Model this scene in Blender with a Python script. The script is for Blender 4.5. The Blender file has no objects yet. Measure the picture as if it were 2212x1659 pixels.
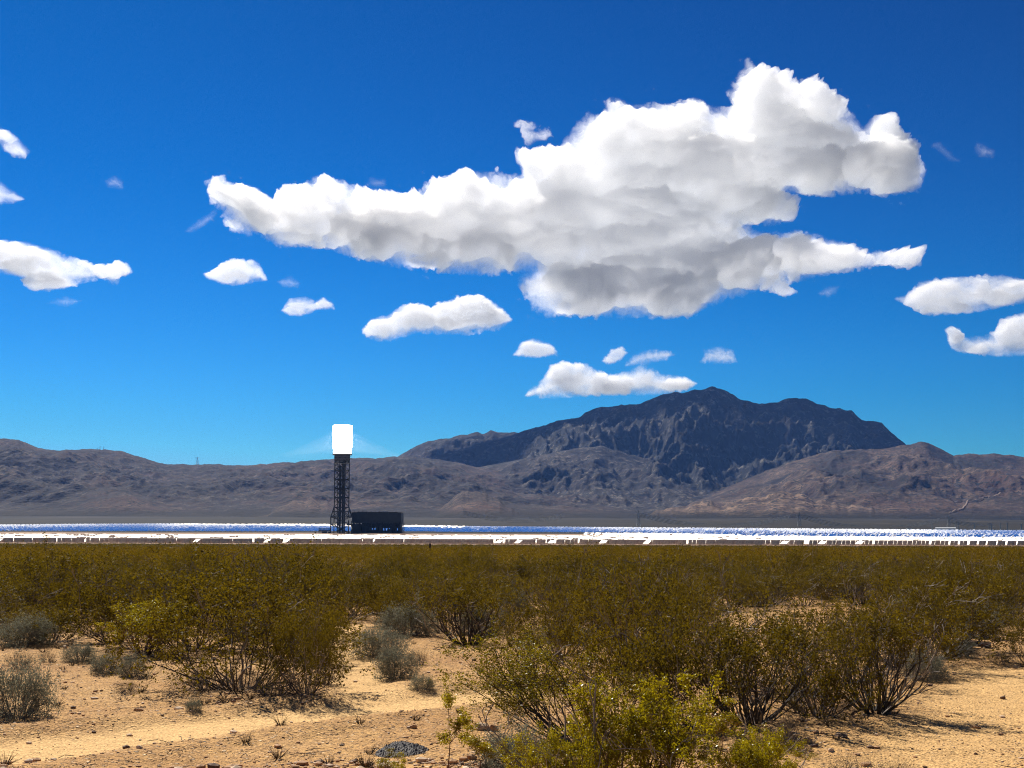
import bpy, math, random
import numpy as np
from mathutils import Vector

S = bpy.context.scene
C = S.collection
rad = math.radians

# ------------------------------------------------------------------ camera, sky, sun, exposure
CAM_H = 2.0
HFOV = 40.0
PITCH = rad(6.43)
cam = bpy.data.cameras.new("camera")
cam_o = bpy.data.objects.new("camera", cam)
C.objects.link(cam_o)
cam.sensor_width = 36.0
cam.lens = 18.0 / math.tan(rad(HFOV / 2))
cam.clip_start = 0.1
cam.clip_end = 200000.0
cam_o.location = (0, 0, CAM_H)
cam_o.rotation_euler = (rad(90) + PITCH, 0, 0)
S.camera = cam_o

EXPOSURE = 0.5
GAIN = 2.0 ** EXPOSURE
SUN_EL, SUN_AZ = rad(41), rad(-25)            # azimuth from +Y, negative = to the left
SUN = np.array([math.sin(SUN_AZ) * math.cos(SUN_EL), math.cos(SUN_AZ) * math.cos(SUN_EL), math.sin(SUN_EL)])
W = bpy.data.worlds.new("World")
S.world = W
W.use_nodes = True
nt = W.node_tree
bg = nt.nodes["Background"]
sky = nt.nodes.new("ShaderNodeTexSky")
sky.sky_type = 'NISHITA'
sky.sun_disc = False
sky.sun_elevation = SUN_EL
sky.sun_rotation = SUN_AZ
sky.altitude = 900
sky.air_density = 1.0
sky.dust_density = 0.3
sky.ozone_density = 2.0
sep = nt.nodes.new("ShaderNodeSeparateColor")
com = nt.nodes.new("ShaderNodeCombineColor")
nt.links.new(sky.outputs[0], sep.inputs[0])
# deep, saturated desert blue: a power per channel on the sky's own colour
for ch, (lim, pw, k, off) in enumerate(((8.8, 3.4, 0.37 / GAIN, 0.008), (9.8, 2.15, 0.69 / GAIN, 0.0), (10.3, 2.1, 0.97 / GAIN, 0.0))):
    mn = nt.nodes.new("ShaderNodeMath"); mn.operation = 'MINIMUM'; mn.inputs[1].default_value = lim
    nt.links.new(sep.outputs[ch], mn.inputs[0])
    sc = nt.nodes.new("ShaderNodeMath"); sc.operation = 'MULTIPLY'; sc.inputs[1].default_value = 0.1
    nt.links.new(mn.outputs[0], sc.inputs[0])
    po = nt.nodes.new("ShaderNodeMath"); po.operation = 'POWER'; po.inputs[1].default_value = pw
    nt.links.new(sc.outputs[0], po.inputs[0])
    mu = nt.nodes.new("ShaderNodeMath"); mu.operation = 'MULTIPLY'; mu.inputs[1].default_value = k * 10
    nt.links.new(po.outputs[0], mu.inputs[0])
    sb = nt.nodes.new("ShaderNodeMath"); sb.operation = 'SUBTRACT'; sb.use_clamp = False; sb.inputs[1].default_value = off * 10
    nt.links.new(mu.outputs[0], sb.inputs[0])
    mz0 = nt.nodes.new("ShaderNodeMath"); mz0.operation = 'MAXIMUM'; mz0.inputs[1].default_value = 0.0
    nt.links.new(sb.outputs[0], mz0.inputs[0])
    nt.links.new(mz0.outputs[0], com.inputs[ch])
nt.links.new(com.outputs[0], bg.inputs[0])
bg.inputs[1].default_value = 0.10

sl = bpy.data.lights.new("sun", 'SUN')
sl.energy = 4.8
sl.angle = rad(0.53)
sl.color = (1.0, 0.94, 0.85)
so = bpy.data.objects.new("sun", sl)
C.objects.link(so)
so.location = (0, 0, 50)
so.rotation_euler = Vector(-SUN).to_track_quat('-Z', 'Y').to_euler()

S.view_settings.view_transform = 'Standard'
S.view_settings.look = 'None'
S.view_settings.exposure = EXPOSURE
S.view_settings.gamma = 1.0
cy = S.cycles
cy.max_bounces = 24
cy.diffuse_bounces = 3
cy.glossy_bounces = 3
cy.transmission_bounces = 6
cy.volume_bounces = 20
cy.transparent_max_bounces = 32
cy.use_denoising = True
cy.filter_width = 1.1
cy.denoising_prefilter = 'NONE'
cy.sample_clamp_indirect = 8.0
cy.use_adaptive_sampling = True
cy.adaptive_threshold = 0.01
cy.caustics_reflective = False
cy.caustics_refractive = False

# ------------------------------------------------------------------ helpers: view rays, noise, meshes
F = 1106.0 / math.tan(rad(HFOV / 2))          # photograph measured at 2212 x 1659
CP, SP = math.cos(PITCH), math.sin(PITCH)


def uz(px, py):
    """Direction through a point of the photograph: x/y and z/y of the ray."""
    u = (np.asarray(px, float) - 1106.0) / F
    v = (829.5 - np.asarray(py, float)) / F
    dy = CP - v * SP
    dz = SP + v * CP
    return u / dy, dz / dy


_rng = np.random.RandomState(7)
_P = np.concatenate([_rng.permutation(256)] * 3)
_GA = _rng.rand(256) * 2 * np.pi
_GX, _GY = np.cos(_GA), np.sin(_GA)


def perlin(x, y, seed=0):
    x = np.asarray(x, float) + seed * 17.31
    y = np.asarray(y, float) + seed * 9.17
    xi = np.floor(x).astype(np.int64); yi = np.floor(y).astype(np.int64)
    xf = x - xi; yf = y - yi
    xi &= 255; yi &= 255
    fu = xf * xf * xf * (xf * (xf * 6 - 15) + 10)
    fv = yf * yf * yf * (yf * (yf * 6 - 15) + 10)

    def g(ix, iy, dx, dy):
        h = _P[_P[ix & 255] + (iy & 255)]
        return _GX[h] * dx + _GY[h] * dy
    a = g(xi, yi, xf, yf); b = g(xi + 1, yi, xf - 1, yf)
    c = g(xi, yi + 1, xf, yf - 1); d = g(xi + 1, yi + 1, xf - 1, yf - 1)
    return 1.5 * ((a * (1 - fu) + b * fu) * (1 - fv) + (c * (1 - fu) + d * fu) * fv)


def fbm(x, y, oct=5, seed=0, gain=0.5, lac=2.03):
    s = 0.0; a = 1.0; n = 0.0
    for i in range(oct):
        s = s + a * perlin(x, y, seed + i * 3)
        n += a; a *= gain
        x = x * lac; y = y * lac
    return s / n


def ridged(x, y, oct=5, seed=0, gain=0.5, lac=2.05):
    s = 0.0; a = 1.0; n = 0.0; w = 1.0
    for i in range(oct):
        r = 1.0 - np.abs(perlin(x, y, seed + i * 3))
        r = r * r
        s = s + a * r * w
        w = np.clip(r * 1.6, 0, 1)
        n += a; a *= gain
        x = x * lac; y = y * lac
    return s / n


def smooth(a, b, x):
    t = np.clip((np.asarray(x, float) - a) / (b - a), 0, 1)
    return t * t * (3 - 2 * t)


def mesh_np(name, verts, faces, mats, mat_idx=None, smooth_shade=False):
    """verts (n,3); faces (m,3) or (m,4) array, or a list of such arrays"""
    verts = np.ascontiguousarray(verts, np.float32)
    if not isinstance(faces, list):
        faces = [faces]
    faces = [np.asarray(f, np.int32) for f in faces if len(f)]
    me = bpy.data.meshes.new(name)
    me.vertices.add(len(verts))
    me.vertices.foreach_set("co", verts.ravel())
    nl = sum(f.size for f in faces); nf = sum(len(f) for f in faces)
    me.loops.add(nl); me.polygons.add(nf)
    me.loops.foreach_set("vertex_index", np.concatenate([f.ravel() for f in faces]))
    tot = np.concatenate([np.full(len(f), f.shape[1], np.int32) for f in faces])
    st = np.concatenate([[0], np.cumsum(tot)[:-1]]).astype(np.int32)
    me.polygons.foreach_set("loop_start", st)
    me.polygons.foreach_set("loop_total", tot)
    for m in (mats if isinstance(mats, (list, tuple)) else [mats]):
        me.materials.append(m)
    if mat_idx is not None:
        me.polygons.foreach_set("material_index", np.asarray(mat_idx, np.int32))
    me.polygons.foreach_set("use_smooth", np.full(nf, bool(smooth_shade)))
    me.update(calc_edges=True)
    return me


def put(name, me, parent=None, loc=None):
    o = bpy.data.objects.new(name, me)
    C.objects.link(o)
    if parent is not None:
        o.parent = parent
    if loc is not None:
        o.location = loc
    return o


def empty(name, loc=(0, 0, 0), rz=0.0):
    o = bpy.data.objects.new(name, None)
    C.objects.link(o)
    o.location = loc
    o.rotation_euler = (0, 0, rz)
    return o


def tag(o, label=None, cat=None, group=None, kind=None):
    if label: o["label"] = label
    if cat: o["category"] = cat
    if group: o["group"] = group
    if kind: o["kind"] = kind
    return o


class MB:
    """collects boxes and tubes into one mesh"""
    def __init__(self):
        self.v = []; self.f4 = []; self.n = 0; self.f3 = []

    def add(self, v, f):
        v = np.asarray(v, float)
        self.v.append(v)
        f = np.asarray(f, int) + self.n
        (self.f4 if f.shape[1] == 4 else self.f3).append(f)
        self.n += len(v)

    def box(self, lo, hi):
        x0, y0, z0 = lo; x1, y1, z1 = hi
        v = [(x0, y0, z0), (x1, y0, z0), (x1, y1, z0), (x0, y1, z0), (x0, y0, z1), (x1, y0, z1), (x1, y1, z1), (x0, y1, z1)]
        f = [(0, 3, 2, 1), (4, 5, 6, 7), (0, 1, 5, 4), (1, 2, 6, 5), (2, 3, 7, 6), (3, 0, 4, 7)]
        self.add(v, f)

    def bars(self, p0, p1, r0, r1=None, n=4):
        v, f = tubes(p0, p1, r0, r0 if r1 is None else r1, n)
        self.add(v, f)

    def ring(self, prof, seg=32, cx=0, cy=0):
        """lathe of (r, z) points"""
        a = np.arange(seg) / seg * 2 * np.pi
        v = np.array([(cx + r * c, cy + r * s, z) for r, z in prof for c, s in zip(np.cos(a), np.sin(a))])
        f = []
        for k in range(len(prof) - 1):
            for i in range(seg):
                j = (i + 1) % seg
                f.append((k * seg + i, k * seg + j, (k + 1) * seg + j, (k + 1) * seg + i))
        self.add(v, f)

    def mesh(self, name, mat, sm=False):
        fs = []
        if self.f4: fs.append(np.concatenate(self.f4))
        if self.f3: fs.append(np.concatenate(self.f3))
        return mesh_np(name, np.concatenate(self.v), fs, mat, smooth_shade=sm)


def tubes(p0, p1, r0, r1, n=3):
    p0 = np.atleast_2d(np.asarray(p0, float)); p1 = np.atleast_2d(np.asarray(p1, float))
    m = len(p0)
    r0 = np.broadcast_to(np.asarray(r0, float), (m,)); r1 = np.broadcast_to(np.asarray(r1, float), (m,))
    d = p1 - p0
    d = d / np.maximum(np.linalg.norm(d, axis=1, keepdims=True), 1e-9)
    ref = np.where(np.abs(d[:, 2:3]) < 0.9, np.array([[0, 0, 1.0]]), np.array([[1.0, 0, 0]]))
    a = np.cross(d, ref); a /= np.linalg.norm(a, axis=1, keepdims=True)
    b = np.cross(d, a)
    ang = np.arange(n) / n * 2 * np.pi + 0.4
    off = a[:, None, :] * np.cos(ang)[None, :, None] + b[:, None, :] * np.sin(ang)[None, :, None]
    v = np.concatenate([p0[:, None, :] + off * r0[:, None, None], p1[:, None, :] + off * r1[:, None, None]], axis=1).reshape(-1, 3)
    i = np.arange(n); j = (i + 1) % n
    f = np.stack([i, j, j + n, i + n], axis=1)
    f = (f[None] + (np.arange(m) * 2 * n)[:, None, None]).reshape(-1, 4)
    return v, f


# ------------------------------------------------------------------ materials
def new_mat(name):
    m = bpy.data.materials.new(name)
    m.use_nodes = True
    t = m.node_tree
    return m, t, t.nodes["Principled BSDF"], t.nodes["Material Output"]


def N(t, typ, **kw):
    n = t.nodes.new(typ)
    for k, v in kw.items():
        setattr(n, k, v)
    return n


def noise(t, scale, detail=4, rough=0.55, coord=None, dist=0.0):
    n = N(t, "ShaderNodeTexNoise")
    n.inputs["Scale"].default_value = scale
    n.inputs["Detail"].default_value = detail
    n.inputs["Roughness"].default_value = rough
    n.inputs["Distortion"].default_value = dist
    if coord is not None:
        t.links.new(coord, n.inputs["Vector"])
    return n.outputs["Fac"]


def ramp(t, fac, stops, interp='LINEAR'):
    r = N(t, "ShaderNodeValToRGB")
    r.color_ramp.interpolation = interp
    e = r.color_ramp.elements
    while len(e) < len(stops):
        e.new(0.5)
    for el, (p, c) in zip(e, stops):
        el.position = p
        el.color = (*c, 1.0) if len(c) == 3 else c
    t.links.new(fac, r.inputs[0])
    return r.outputs[0]


def mixc(t, fac, a, b, blend='MIX'):
    m = N(t, "ShaderNodeMix", data_type='RGBA', blend_type=blend)
    for sock, val in ((m.inputs[0], fac), (m.inputs[6], a), (m.inputs[7], b)):
        if isinstance(val, (int, float)):
            sock.default_value = val
        elif isinstance(val, tuple):
            sock.default_value = (*val, 1.0)
        else:
            t.links.new(val, sock)
    return m.outputs[2]


def mathn(t, op, a, b=None, c=None, clamp=False):
    m = N(t, "ShaderNodeMath", operation=op, use_clamp=clamp)
    for i, val in enumerate((a, b, c)):
        if val is None: continue
        if isinstance(val, (int, float)): m.inputs[i].default_value = val
        else: t.links.new(val, m.inputs[i])
    return m.outputs[0]


def simple(name, col, rough=0.7, metal=0.0, var=0.25, scale=2.0):
    m, t, b, o = new_mat(name)
    tc = N(t, "ShaderNodeTexCoord").outputs["Object"]
    n = noise(t, scale, 4, 0.6, tc)
    lo = tuple(c * (1 - var) for c in col); hi = tuple(min(1, c * (1 + var)) for c in col)
    t.links.new(ramp(t, n, [(0.3, lo), (0.7, hi)]), b.inputs["Base Color"])
    b.inputs["Roughness"].default_value = rough
    b.inputs["Metallic"].default_value = metal
    return m


def leaf_mat(name, dark, light, trans, tw=0.45, rough=0.5, gloss=0.014):
    m, t, b, o = new_mat(name)
    t.nodes.remove(b)
    geo = N(t, "ShaderNodeNewGeometry")
    oi = N(t, "ShaderNodeObjectInfo")
    att = N(t, "ShaderNodeAttribute", attribute_name="tone")
    f = mathn(t, 'ADD', mathn(t, 'MULTIPLY', geo.outputs["Random Per Island"], 0.3), mathn(t, 'MULTIPLY', oi.outputs["Random"], 0.2))
    f = mathn(t, 'ADD', f, mathn(t, 'MULTIPLY', att.outputs["Fac"], 0.6), clamp=True)
    col = mixc(t, f, dark, light)
    tcol = mixc(t, f, tuple(c * 0.35 for c in trans), trans)
    d = N(t, "ShaderNodeBsdfDiffuse"); t.links.new(col, d.inputs[0])
    tr = N(t, "ShaderNodeBsdfTranslucent"); t.links.new(tcol, tr.inputs[0])
    mx = N(t, "ShaderNodeMixShader"); mx.inputs[0].default_value = tw
    t.links.new(d.outputs[0], mx.inputs[1]); t.links.new(tr.outputs[0], mx.inputs[2])
    gl = N(t, "ShaderNodeBsdfGlossy"); gl.inputs["Roughness"].default_value = rough
    gl.inputs[0].default_value = (0.9, 0.9, 0.85, 1)
    mg = N(t, "ShaderNodeMixShader"); mg.inputs[0].default_value = gloss
    t.links.new(mx.outputs[0], mg.inputs[1]); t.links.new(gl.outputs[0], mg.inputs[2])
    t.links.new(mg.outputs[0], o.inputs[0])
    return m


M = {}
M['leaf'] = leaf_mat("creosote_leaf", (0.012, 0.009, 0.001), (0.145, 0.098, 0.005), (0.23, 0.155, 0.006), 0.42)
M['leaf_sunlit'] = leaf_mat("creosote_sunlit_leaf", (0.022, 0.017, 0.001), (0.34, 0.26, 0.006), (0.66, 0.51, 0.006), 0.42, 0.35, 0.03)  # same creosote leaf, with sunlight on the near bushes put into its colour
M['leaf_mid'] = leaf_mat("creosote_mid_leaf", (0.018, 0.015, 0.001), (0.22, 0.17, 0.006), (0.38, 0.29, 0.006), 0.42, 0.4, 0.02)
M['leaf_sage'] = leaf_mat("bursage_leaf", (0.08, 0.08, 0.056), (0.36, 0.35, 0.25), (0.28, 0.28, 0.19), 0.35)
M['leaf_dry'] = leaf_mat("dry_leaf", (0.12, 0.09, 0.05), (0.26, 0.2, 0.12), (0.2, 0.15, 0.08), 0.3)
M['stem'] = simple("creosote_bark", (0.05, 0.04, 0.034), 0.85, 0, 0.4, 8)
M['stem_pale'] = simple("bleached_twig", (0.26, 0.21, 0.165), 0.8, 0, 0.3, 8)
M['stem_grey'] = simple("grey_twig", (0.15, 0.125, 0.10), 0.85, 0, 0.35, 8)
M['stem_red'] = simple("reddish_stem", (0.16, 0.075, 0.045), 0.8, 0, 0.3, 8)
M['steel'] = simple("dark_steel", (0.030, 0.042, 0.048), 0.55, 0.3, 0.25, 0.3)
M['steel_mid'] = simple("tower_upper_steel", (0.16, 0.17, 0.16), 0.6, 0.2, 0.3, 0.4)
M['cladding'] = simple("dark_cladding", (0.018, 0.026, 0.028), 0.7, 0.0, 0.25, 0.2)
M['galv'] = simple("galvanised_steel", (0.34, 0.36, 0.36), 0.5, 0.4, 0.2, 0.3)
M['wire'] = simple("aluminium_wire", (0.42, 0.43, 0.40), 0.5, 0.3, 0.1, 0.3)
M['white'] = simple("white_sheet", (0.8, 0.8, 0.78), 0.5, 0.0, 0.05, 0.4)
M['wood'] = simple("weathered_post", (0.035, 0.03, 0.028), 0.9, 0, 0.3, 5)
M['asphalt'] = simple("broken_asphalt", (0.15, 0.138, 0.128), 0.9, 0, 0.5, 60)
M['mirror_back'] = simple("mirror_back", (0.85, 0.68, 0.56), 0.8, 0, 0.3, 0.7)


def emitter():
    m, t, b, o = new_mat("glowing_receiver")
    b.inputs["Base Color"].default_value = (0.8, 0.8, 0.78, 1)
    b.inputs["Emission Color"].default_value = (1.0, 0.97, 0.92, 1)
    b.inputs["Emission Strength"].default_value = 14.0
    return m
M['glow'] = emitter()


def mirror(name, rough, col=(0.97, 0.97, 0.97), metal=1.0):
    m, t, b, o = new_mat(name)
    b.inputs["Base Color"].default_value = (*col, 1)
    b.inputs["Metallic"].default_value = metal
    b.inputs["Roughness"].default_value = rough
    return m
M['mirror'] = mirror("heliostat_mirror", 0.05)
M['mirror_dusty'] = mirror("dusty_heliostat_mirror", 0.72, (0.85, 0.80, 0.72), 0.9)


def ground_mat():
    m, t, b, o = new_mat("desert_ground")
    geo = N(t, "ShaderNodeNewGeometry")
    pos = geo.outputs["Position"]
    at = N(t, "ShaderNodeAttribute", attribute_name="track")
    trk = at.outputs["Fac"]
    n1 = noise(t, 0.35, 5, 0.6, pos)
    n2 = noise(t, 5.0, 5, 0.65, pos)
    n3 = noise(t, 38.0, 3, 0.6, pos)
    sand = ramp(t, n1, [(0.3, (0.50, 0.27, 0.095)), (0.5, (0.64, 0.375, 0.138)), (0.72, (0.73, 0.45, 0.18))])
    sand = mixc(t, mathn(t, 'MULTIPLY', ramp(t, n2, [(0.42, (0, 0, 0)), (0.66, (1, 1, 1))]), 0.55), sand, (0.36, 0.20, 0.09))
    # pebbles and grit: small cells of their own colour
    vo = N(t, "ShaderNodeTexVoronoi"); vo.inputs["Scale"].default_value = 26.0
    t.links.new(pos, vo.inputs["Vector"])
    peb = ramp(t, vo.outputs["Color"], [(0.15, (0.20, 0.11, 0.06)), (0.34, (0.44, 0.27, 0.13)), (0.66, (0.58, 0.37, 0.18)), (0.86, (0.85, 0.68, 0.48))])
    pm = ramp(t, vo.outputs["Distance"], [(0.18, (1, 1, 1)), (0.42, (0, 0, 0))])
    vo2 = N(t, "ShaderNodeTexVoronoi"); vo2.inputs["Scale"].default_value = 11.0
    t.links.new(pos, vo2.inputs["Vector"])
    peb2 = ramp(t, vo2.outputs["Color"], [(0.2, (0.17, 0.09, 0.05)), (0.4, (0.50, 0.30, 0.14)), (0.62, (0.60, 0.37, 0.17)), (0.8, (0.95, 0.74, 0.50))])
    pm2 = mathn(t, 'MULTIPLY', ramp(t, vo2.outputs["Distance"], [(0.16, (1, 1, 1)), (0.30, (0, 0, 0))]), mathn(t, 'SUBTRACT', 0.85, mathn(t, 'MULTIPLY', trk, 0.5)))
    sand = mixc(t, pm2, sand, peb2)
    pf = mathn(t, 'MULTIPLY', pm, mathn(t, 'SUBTRACT', 0.75, mathn(t, 'MULTIPLY', trk, 0.55)))
    sand = mixc(t, pf, sand, peb)
    sand = mixc(t, mathn(t, 'MULTIPLY', trk, 0.85), sand, (0.84, 0.55, 0.235))
    grit = ramp(t, n3, [(0.34, (0.62, 0.56, 0.50)), (0.64, (1.30, 1.30, 1.28))])
    near = mixc(t, 1.0, sand, grit, 'MULTIPLY')
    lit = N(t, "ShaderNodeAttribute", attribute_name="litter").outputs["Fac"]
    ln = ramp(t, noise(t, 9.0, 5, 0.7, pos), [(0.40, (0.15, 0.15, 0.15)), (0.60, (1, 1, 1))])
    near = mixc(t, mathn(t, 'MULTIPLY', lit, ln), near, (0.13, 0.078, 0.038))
    # brush-covered flats far out
    sx = N(t, "ShaderNodeSeparateXYZ"); t.links.new(pos, sx.inputs[0])
    fy = mathn(t, 'MULTIPLY', mathn(t, 'SUBTRACT', sx.outputs[1], 250.0), 1 / 500.0, clamp=True)
    mp = N(t, "ShaderNodeMapping"); mp.inputs["Scale"].default_value = (1.0, 0.35, 1.0); t.links.new(pos, mp.inputs[0])
    f1 = noise(t, 0.004, 6, 0.62, mp.outputs[0])
    f2 = noise(t, 0.05, 4, 0.6, pos)
    far = ramp(t, f1, [(0.32, (0.008, 0.007, 0.002)), (0.48, (0.015, 0.012, 0.004)), (0.62, (0.024, 0.019, 0.008)), (0.72, (0.080, 0.060, 0.036))])
    far = mixc(t, ramp(t, f2, [(0.55, (0, 0, 0)), (0.72, (0.5, 0.5, 0.5))]), far, (0.018, 0.017, 0.010))
    fld = N(t, "ShaderNodeAttribute", attribute_name="graded")
    far = mixc(t, fld.outputs["Fac"], far, mixc(t, f2, (0.30, 0.19, 0.12), (0.46, 0.31, 0.20)))
    t.links.new(mixc(t, fy, near, far), b.inputs["Base Color"])
    b.inputs["Roughness"].default_value = 0.95
    b.inputs["Specular IOR Level"].default_value = 0.15
    bu = N(t, "ShaderNodeBump"); bu.inputs["Strength"].default_value = 1.0; bu.inputs["Distance"].default_value = 0.045
    hgt = mathn(t, 'ADD', mathn(t, 'ADD', mathn(t, 'MULTIPLY', pf, 0.6), mathn(t, 'MULTIPLY', pm2, 0.6)), mathn(t, 'MULTIPLY', n2, 0.9))
    hgt = mathn(t, 'ADD', hgt, mathn(t, 'MULTIPLY', n3, 0.35))
    t.links.new(hgt, bu.inputs["Height"])
    t.links.new(bu.outputs[0], b.inputs["Normal"])
    return m
M['ground'] = ground_mat()


def mountain_mat():
    m, t, b, o = new_mat("desert_mountain_rock")
    geo = N(t, "ShaderNodeNewGeometry"); pos = geo.outputs["Position"]
    at = N(t, "ShaderNodeAttribute", attribute_name="tone"); tone = at.outputs["Fac"]
    at2 = N(t, "ShaderNodeAttribute", attribute_name="tan"); tan = at2.outputs["Fac"]
    n1 = noise(t, 0.0022, 6, 0.62, pos)
    n2 = noise(t, 0.013, 5, 0.65, pos)
    n3 = noise(t, 0.045, 3, 0.6, pos)
    brown = ramp(t, n1, [(0.40, (0.012, 0.008, 0.008)), (0.5, (0.029, 0.017, 0.014)), (0.60, (0.092, 0.049, 0.034))])
    grey = ramp(t, n2, [(0.40, (0.010, 0.011, 0.012)), (0.52, (0.026, 0.026, 0.025)), (0.62, (0.17, 0.155, 0.13))])
    col = mixc(t, tone, brown, grey)
    col = mixc(t, tan, col, ramp(t, n2, [(0.36, (0.06, 0.04, 0.034)), (0.62, (0.34, 0.225, 0.145))]))
    # scattered juniper and scrub
    veg = mathn(t, 'MULTIPLY', ramp(t, n3, [(0.49, (0, 0, 0)), (0.56, (1, 1, 1))]), ramp(t, n2, [(0.38, (0.25, 0.25, 0.25)), (0.58, (0.95, 0.95, 0.95))]))
    col = mixc(t, veg, col, (0.020, 0.024, 0.020))
    # foot of the slopes: brush flats
    at3 = N(t, "ShaderNodeAttribute", attribute_name="foot"); foot = at3.outputs["Fac"]
    f1 = noise(t, 0.004, 6, 0.62, pos)
    flat = ramp(t, f1, [(0.32, (0.008, 0.007, 0.002)), (0.48, (0.015, 0.012, 0.004)), (0.62, (0.024, 0.019, 0.008)), (0.72, (0.080, 0.060, 0.036))])
    col = mixc(t, foot, col, flat)
    t.links.new(col, b.inputs["Base Color"])
    b.inputs["Roughness"].default_value = 0.95
    b.inputs["Specular IOR Level"].default_value = 0.1
    bu = N(t, "ShaderNodeBump"); bu.inputs["Strength"].default_value = 0.7; bu.inputs["Distance"].default_value = 25.0
    t.links.new(mathn(t, 'ADD', n2, mathn(t, 'MULTIPLY', n3, 0.4)), bu.inputs["Height"])
    t.links.new(bu.outputs[0], b.inputs["Normal"])
    return m
M['mountain'] = mountain_mat()


def cloud_mat(name, dens, aniso=0.5, surf=0.006):
    m, t, b, o = new_mat(name)
    t.nodes.remove(b)
    v = N(t, "ShaderNodeVolumeScatter")
    v.inputs["Color"].default_value = (0.994, 0.994, 0.994, 1)
    v.inputs["Density"].default_value = dens
    v.inputs["Anisotropy"].default_value = aniso
    t.links.new(v.outputs[0], o.inputs["Volume"])
    tr = N(t, "ShaderNodeBsdfTransparent")
    df = N(t, "ShaderNodeBsdfTranslucent"); df.inputs[0].default_value = (1, 1, 1, 1)
    mx = N(t, "ShaderNodeMixShader"); mx.inputs[0].default_value = surf
    t.links.new(tr.outputs[0], mx.inputs[1]); t.links.new(df.outputs[0], mx.inputs[2])
    t.links.new(mx.outputs[0], o.inputs["Surface"])
    return m


# ------------------------------------------------------------------ ground
_YT = np.array([0, 150, 500, 850, 1200, 1796, 2300, 2700, 3500, 4500, 6000, 8000, 12000, 60000.])
_ZT = np.array([0, -0.1, -0.85, 0.3, 3.3, 13.0, 24.5, 34.5, 54, 76, 108, 150, 235, 500.])


def pchip(x, xt, yt):
    h = np.diff(xt); d = np.diff(yt) / h
    m = np.zeros(len(xt))
    for i in range(1, len(xt) - 1):
        if d[i - 1] * d[i] > 0:
            m[i] = 2 * d[i - 1] * d[i] / (d[i - 1] + d[i])
    m[0], m[-1] = d[0], d[-1]
    k = np.clip(np.searchsorted(xt, x) - 1, 0, len(h) - 1)
    t = (x - xt[k]) / h[k]
    return ((2 * t**3 - 3 * t**2 + 1) * yt[k] + (t**3 - 2 * t**2 + t) * h[k] * m[k]
            + (-2 * t**3 + 3 * t**2) * yt[k + 1] + (t**3 - t**2) * h[k] * m[k + 1])


def flat_pt(px, py, z=0.0):
    u, zr = uz(px, py)
    Y = (z - CAM_H) / zr
    return u * Y, Y


# the track: comes in from the left, passes behind the front bush; a path leaves it going back
TRACK = np.array([flat_pt(*p) for p in ((-420, 1665), (-200, 1650), (0, 1622), (200, 1592), (400, 1567), (600, 1545), (800, 1522), (960, 1508), (1100, 1497), (1250, 1488))])
PATH = np.array([flat_pt(*p) for p in ((800, 1515), (775, 1470), (745, 1430), (735, 1390), (745, 1350))])
OPEN = np.array([flat_pt(*p) for p in ((1950, 1680), (2060, 1600), (2120, 1520), (2180, 1450))])


def seg_dist(x, y, pl):
    d = np.full(np.shape(x), 1e9)
    for (ax, ay), (bx, by) in zip(pl[:-1], pl[1:]):
        vx, vy = bx - ax, by - ay
        t = np.clip(((x - ax) * vx + (y - ay) * vy) / (vx * vx + vy * vy), 0, 1)
        d = np.minimum(d, np.hypot(x - ax - t * vx, y - ay - t * vy))
    return d


def track_mask(x, y):
    w = perlin(x * 0.9, y * 0.9, 41) * 0.22
    a = smooth(0.95, 0.35, seg_dist(x, y, TRACK) + w)
    b = smooth(0.8, 0.25, seg_dist(x, y, PATH) + w) * 0.8
    c = smooth(1.3, 0.3, seg_dist(x, y, OPEN) + w * 2) * 0.6
    return np.maximum(np.maximum(a, b), c)


def gz(x, y):
    x = np.asarray(x, float); y = np.asarray(y, float)
    r = np.hypot(x, y)
    yy = np.maximum(y, 0)
    z = pchip(np.clip(yy, 0, 59999.), _YT, _ZT) - 0.0030 * np.clip(x, -2500, 2500) * smooth(250, 900, yy)
    nearw = smooth(220, 60, r)
    tm = track_mask(x, y)
    d = seg_dist(x, y, TRACK)
    berm = np.exp(-((d - 1.15) / 0.35) ** 2) * 0.055
    z = z + nearw * (fbm(x * 0.33, y * 0.33, 4, 5) * 0.085 * (1 - 0.7 * tm) + fbm(x * 2.1, y * 2.1, 3, 9) * 0.03 * (1 - 0.6 * tm) - 0.06 * tm + berm)
    z = z + smooth(1500, 5000, r) * fbm(x * 0.0013, y * 0.0013, 4, 15) * 9.0
    return z


def gpt(px, py):
    """ground point seen at a point of the photograph"""
    z = 0.0
    for _ in range(4):
        X, Y = flat_pt(px, py, z)
        z = float(gz(X, Y))
    return float(X), float(Y), z


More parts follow.
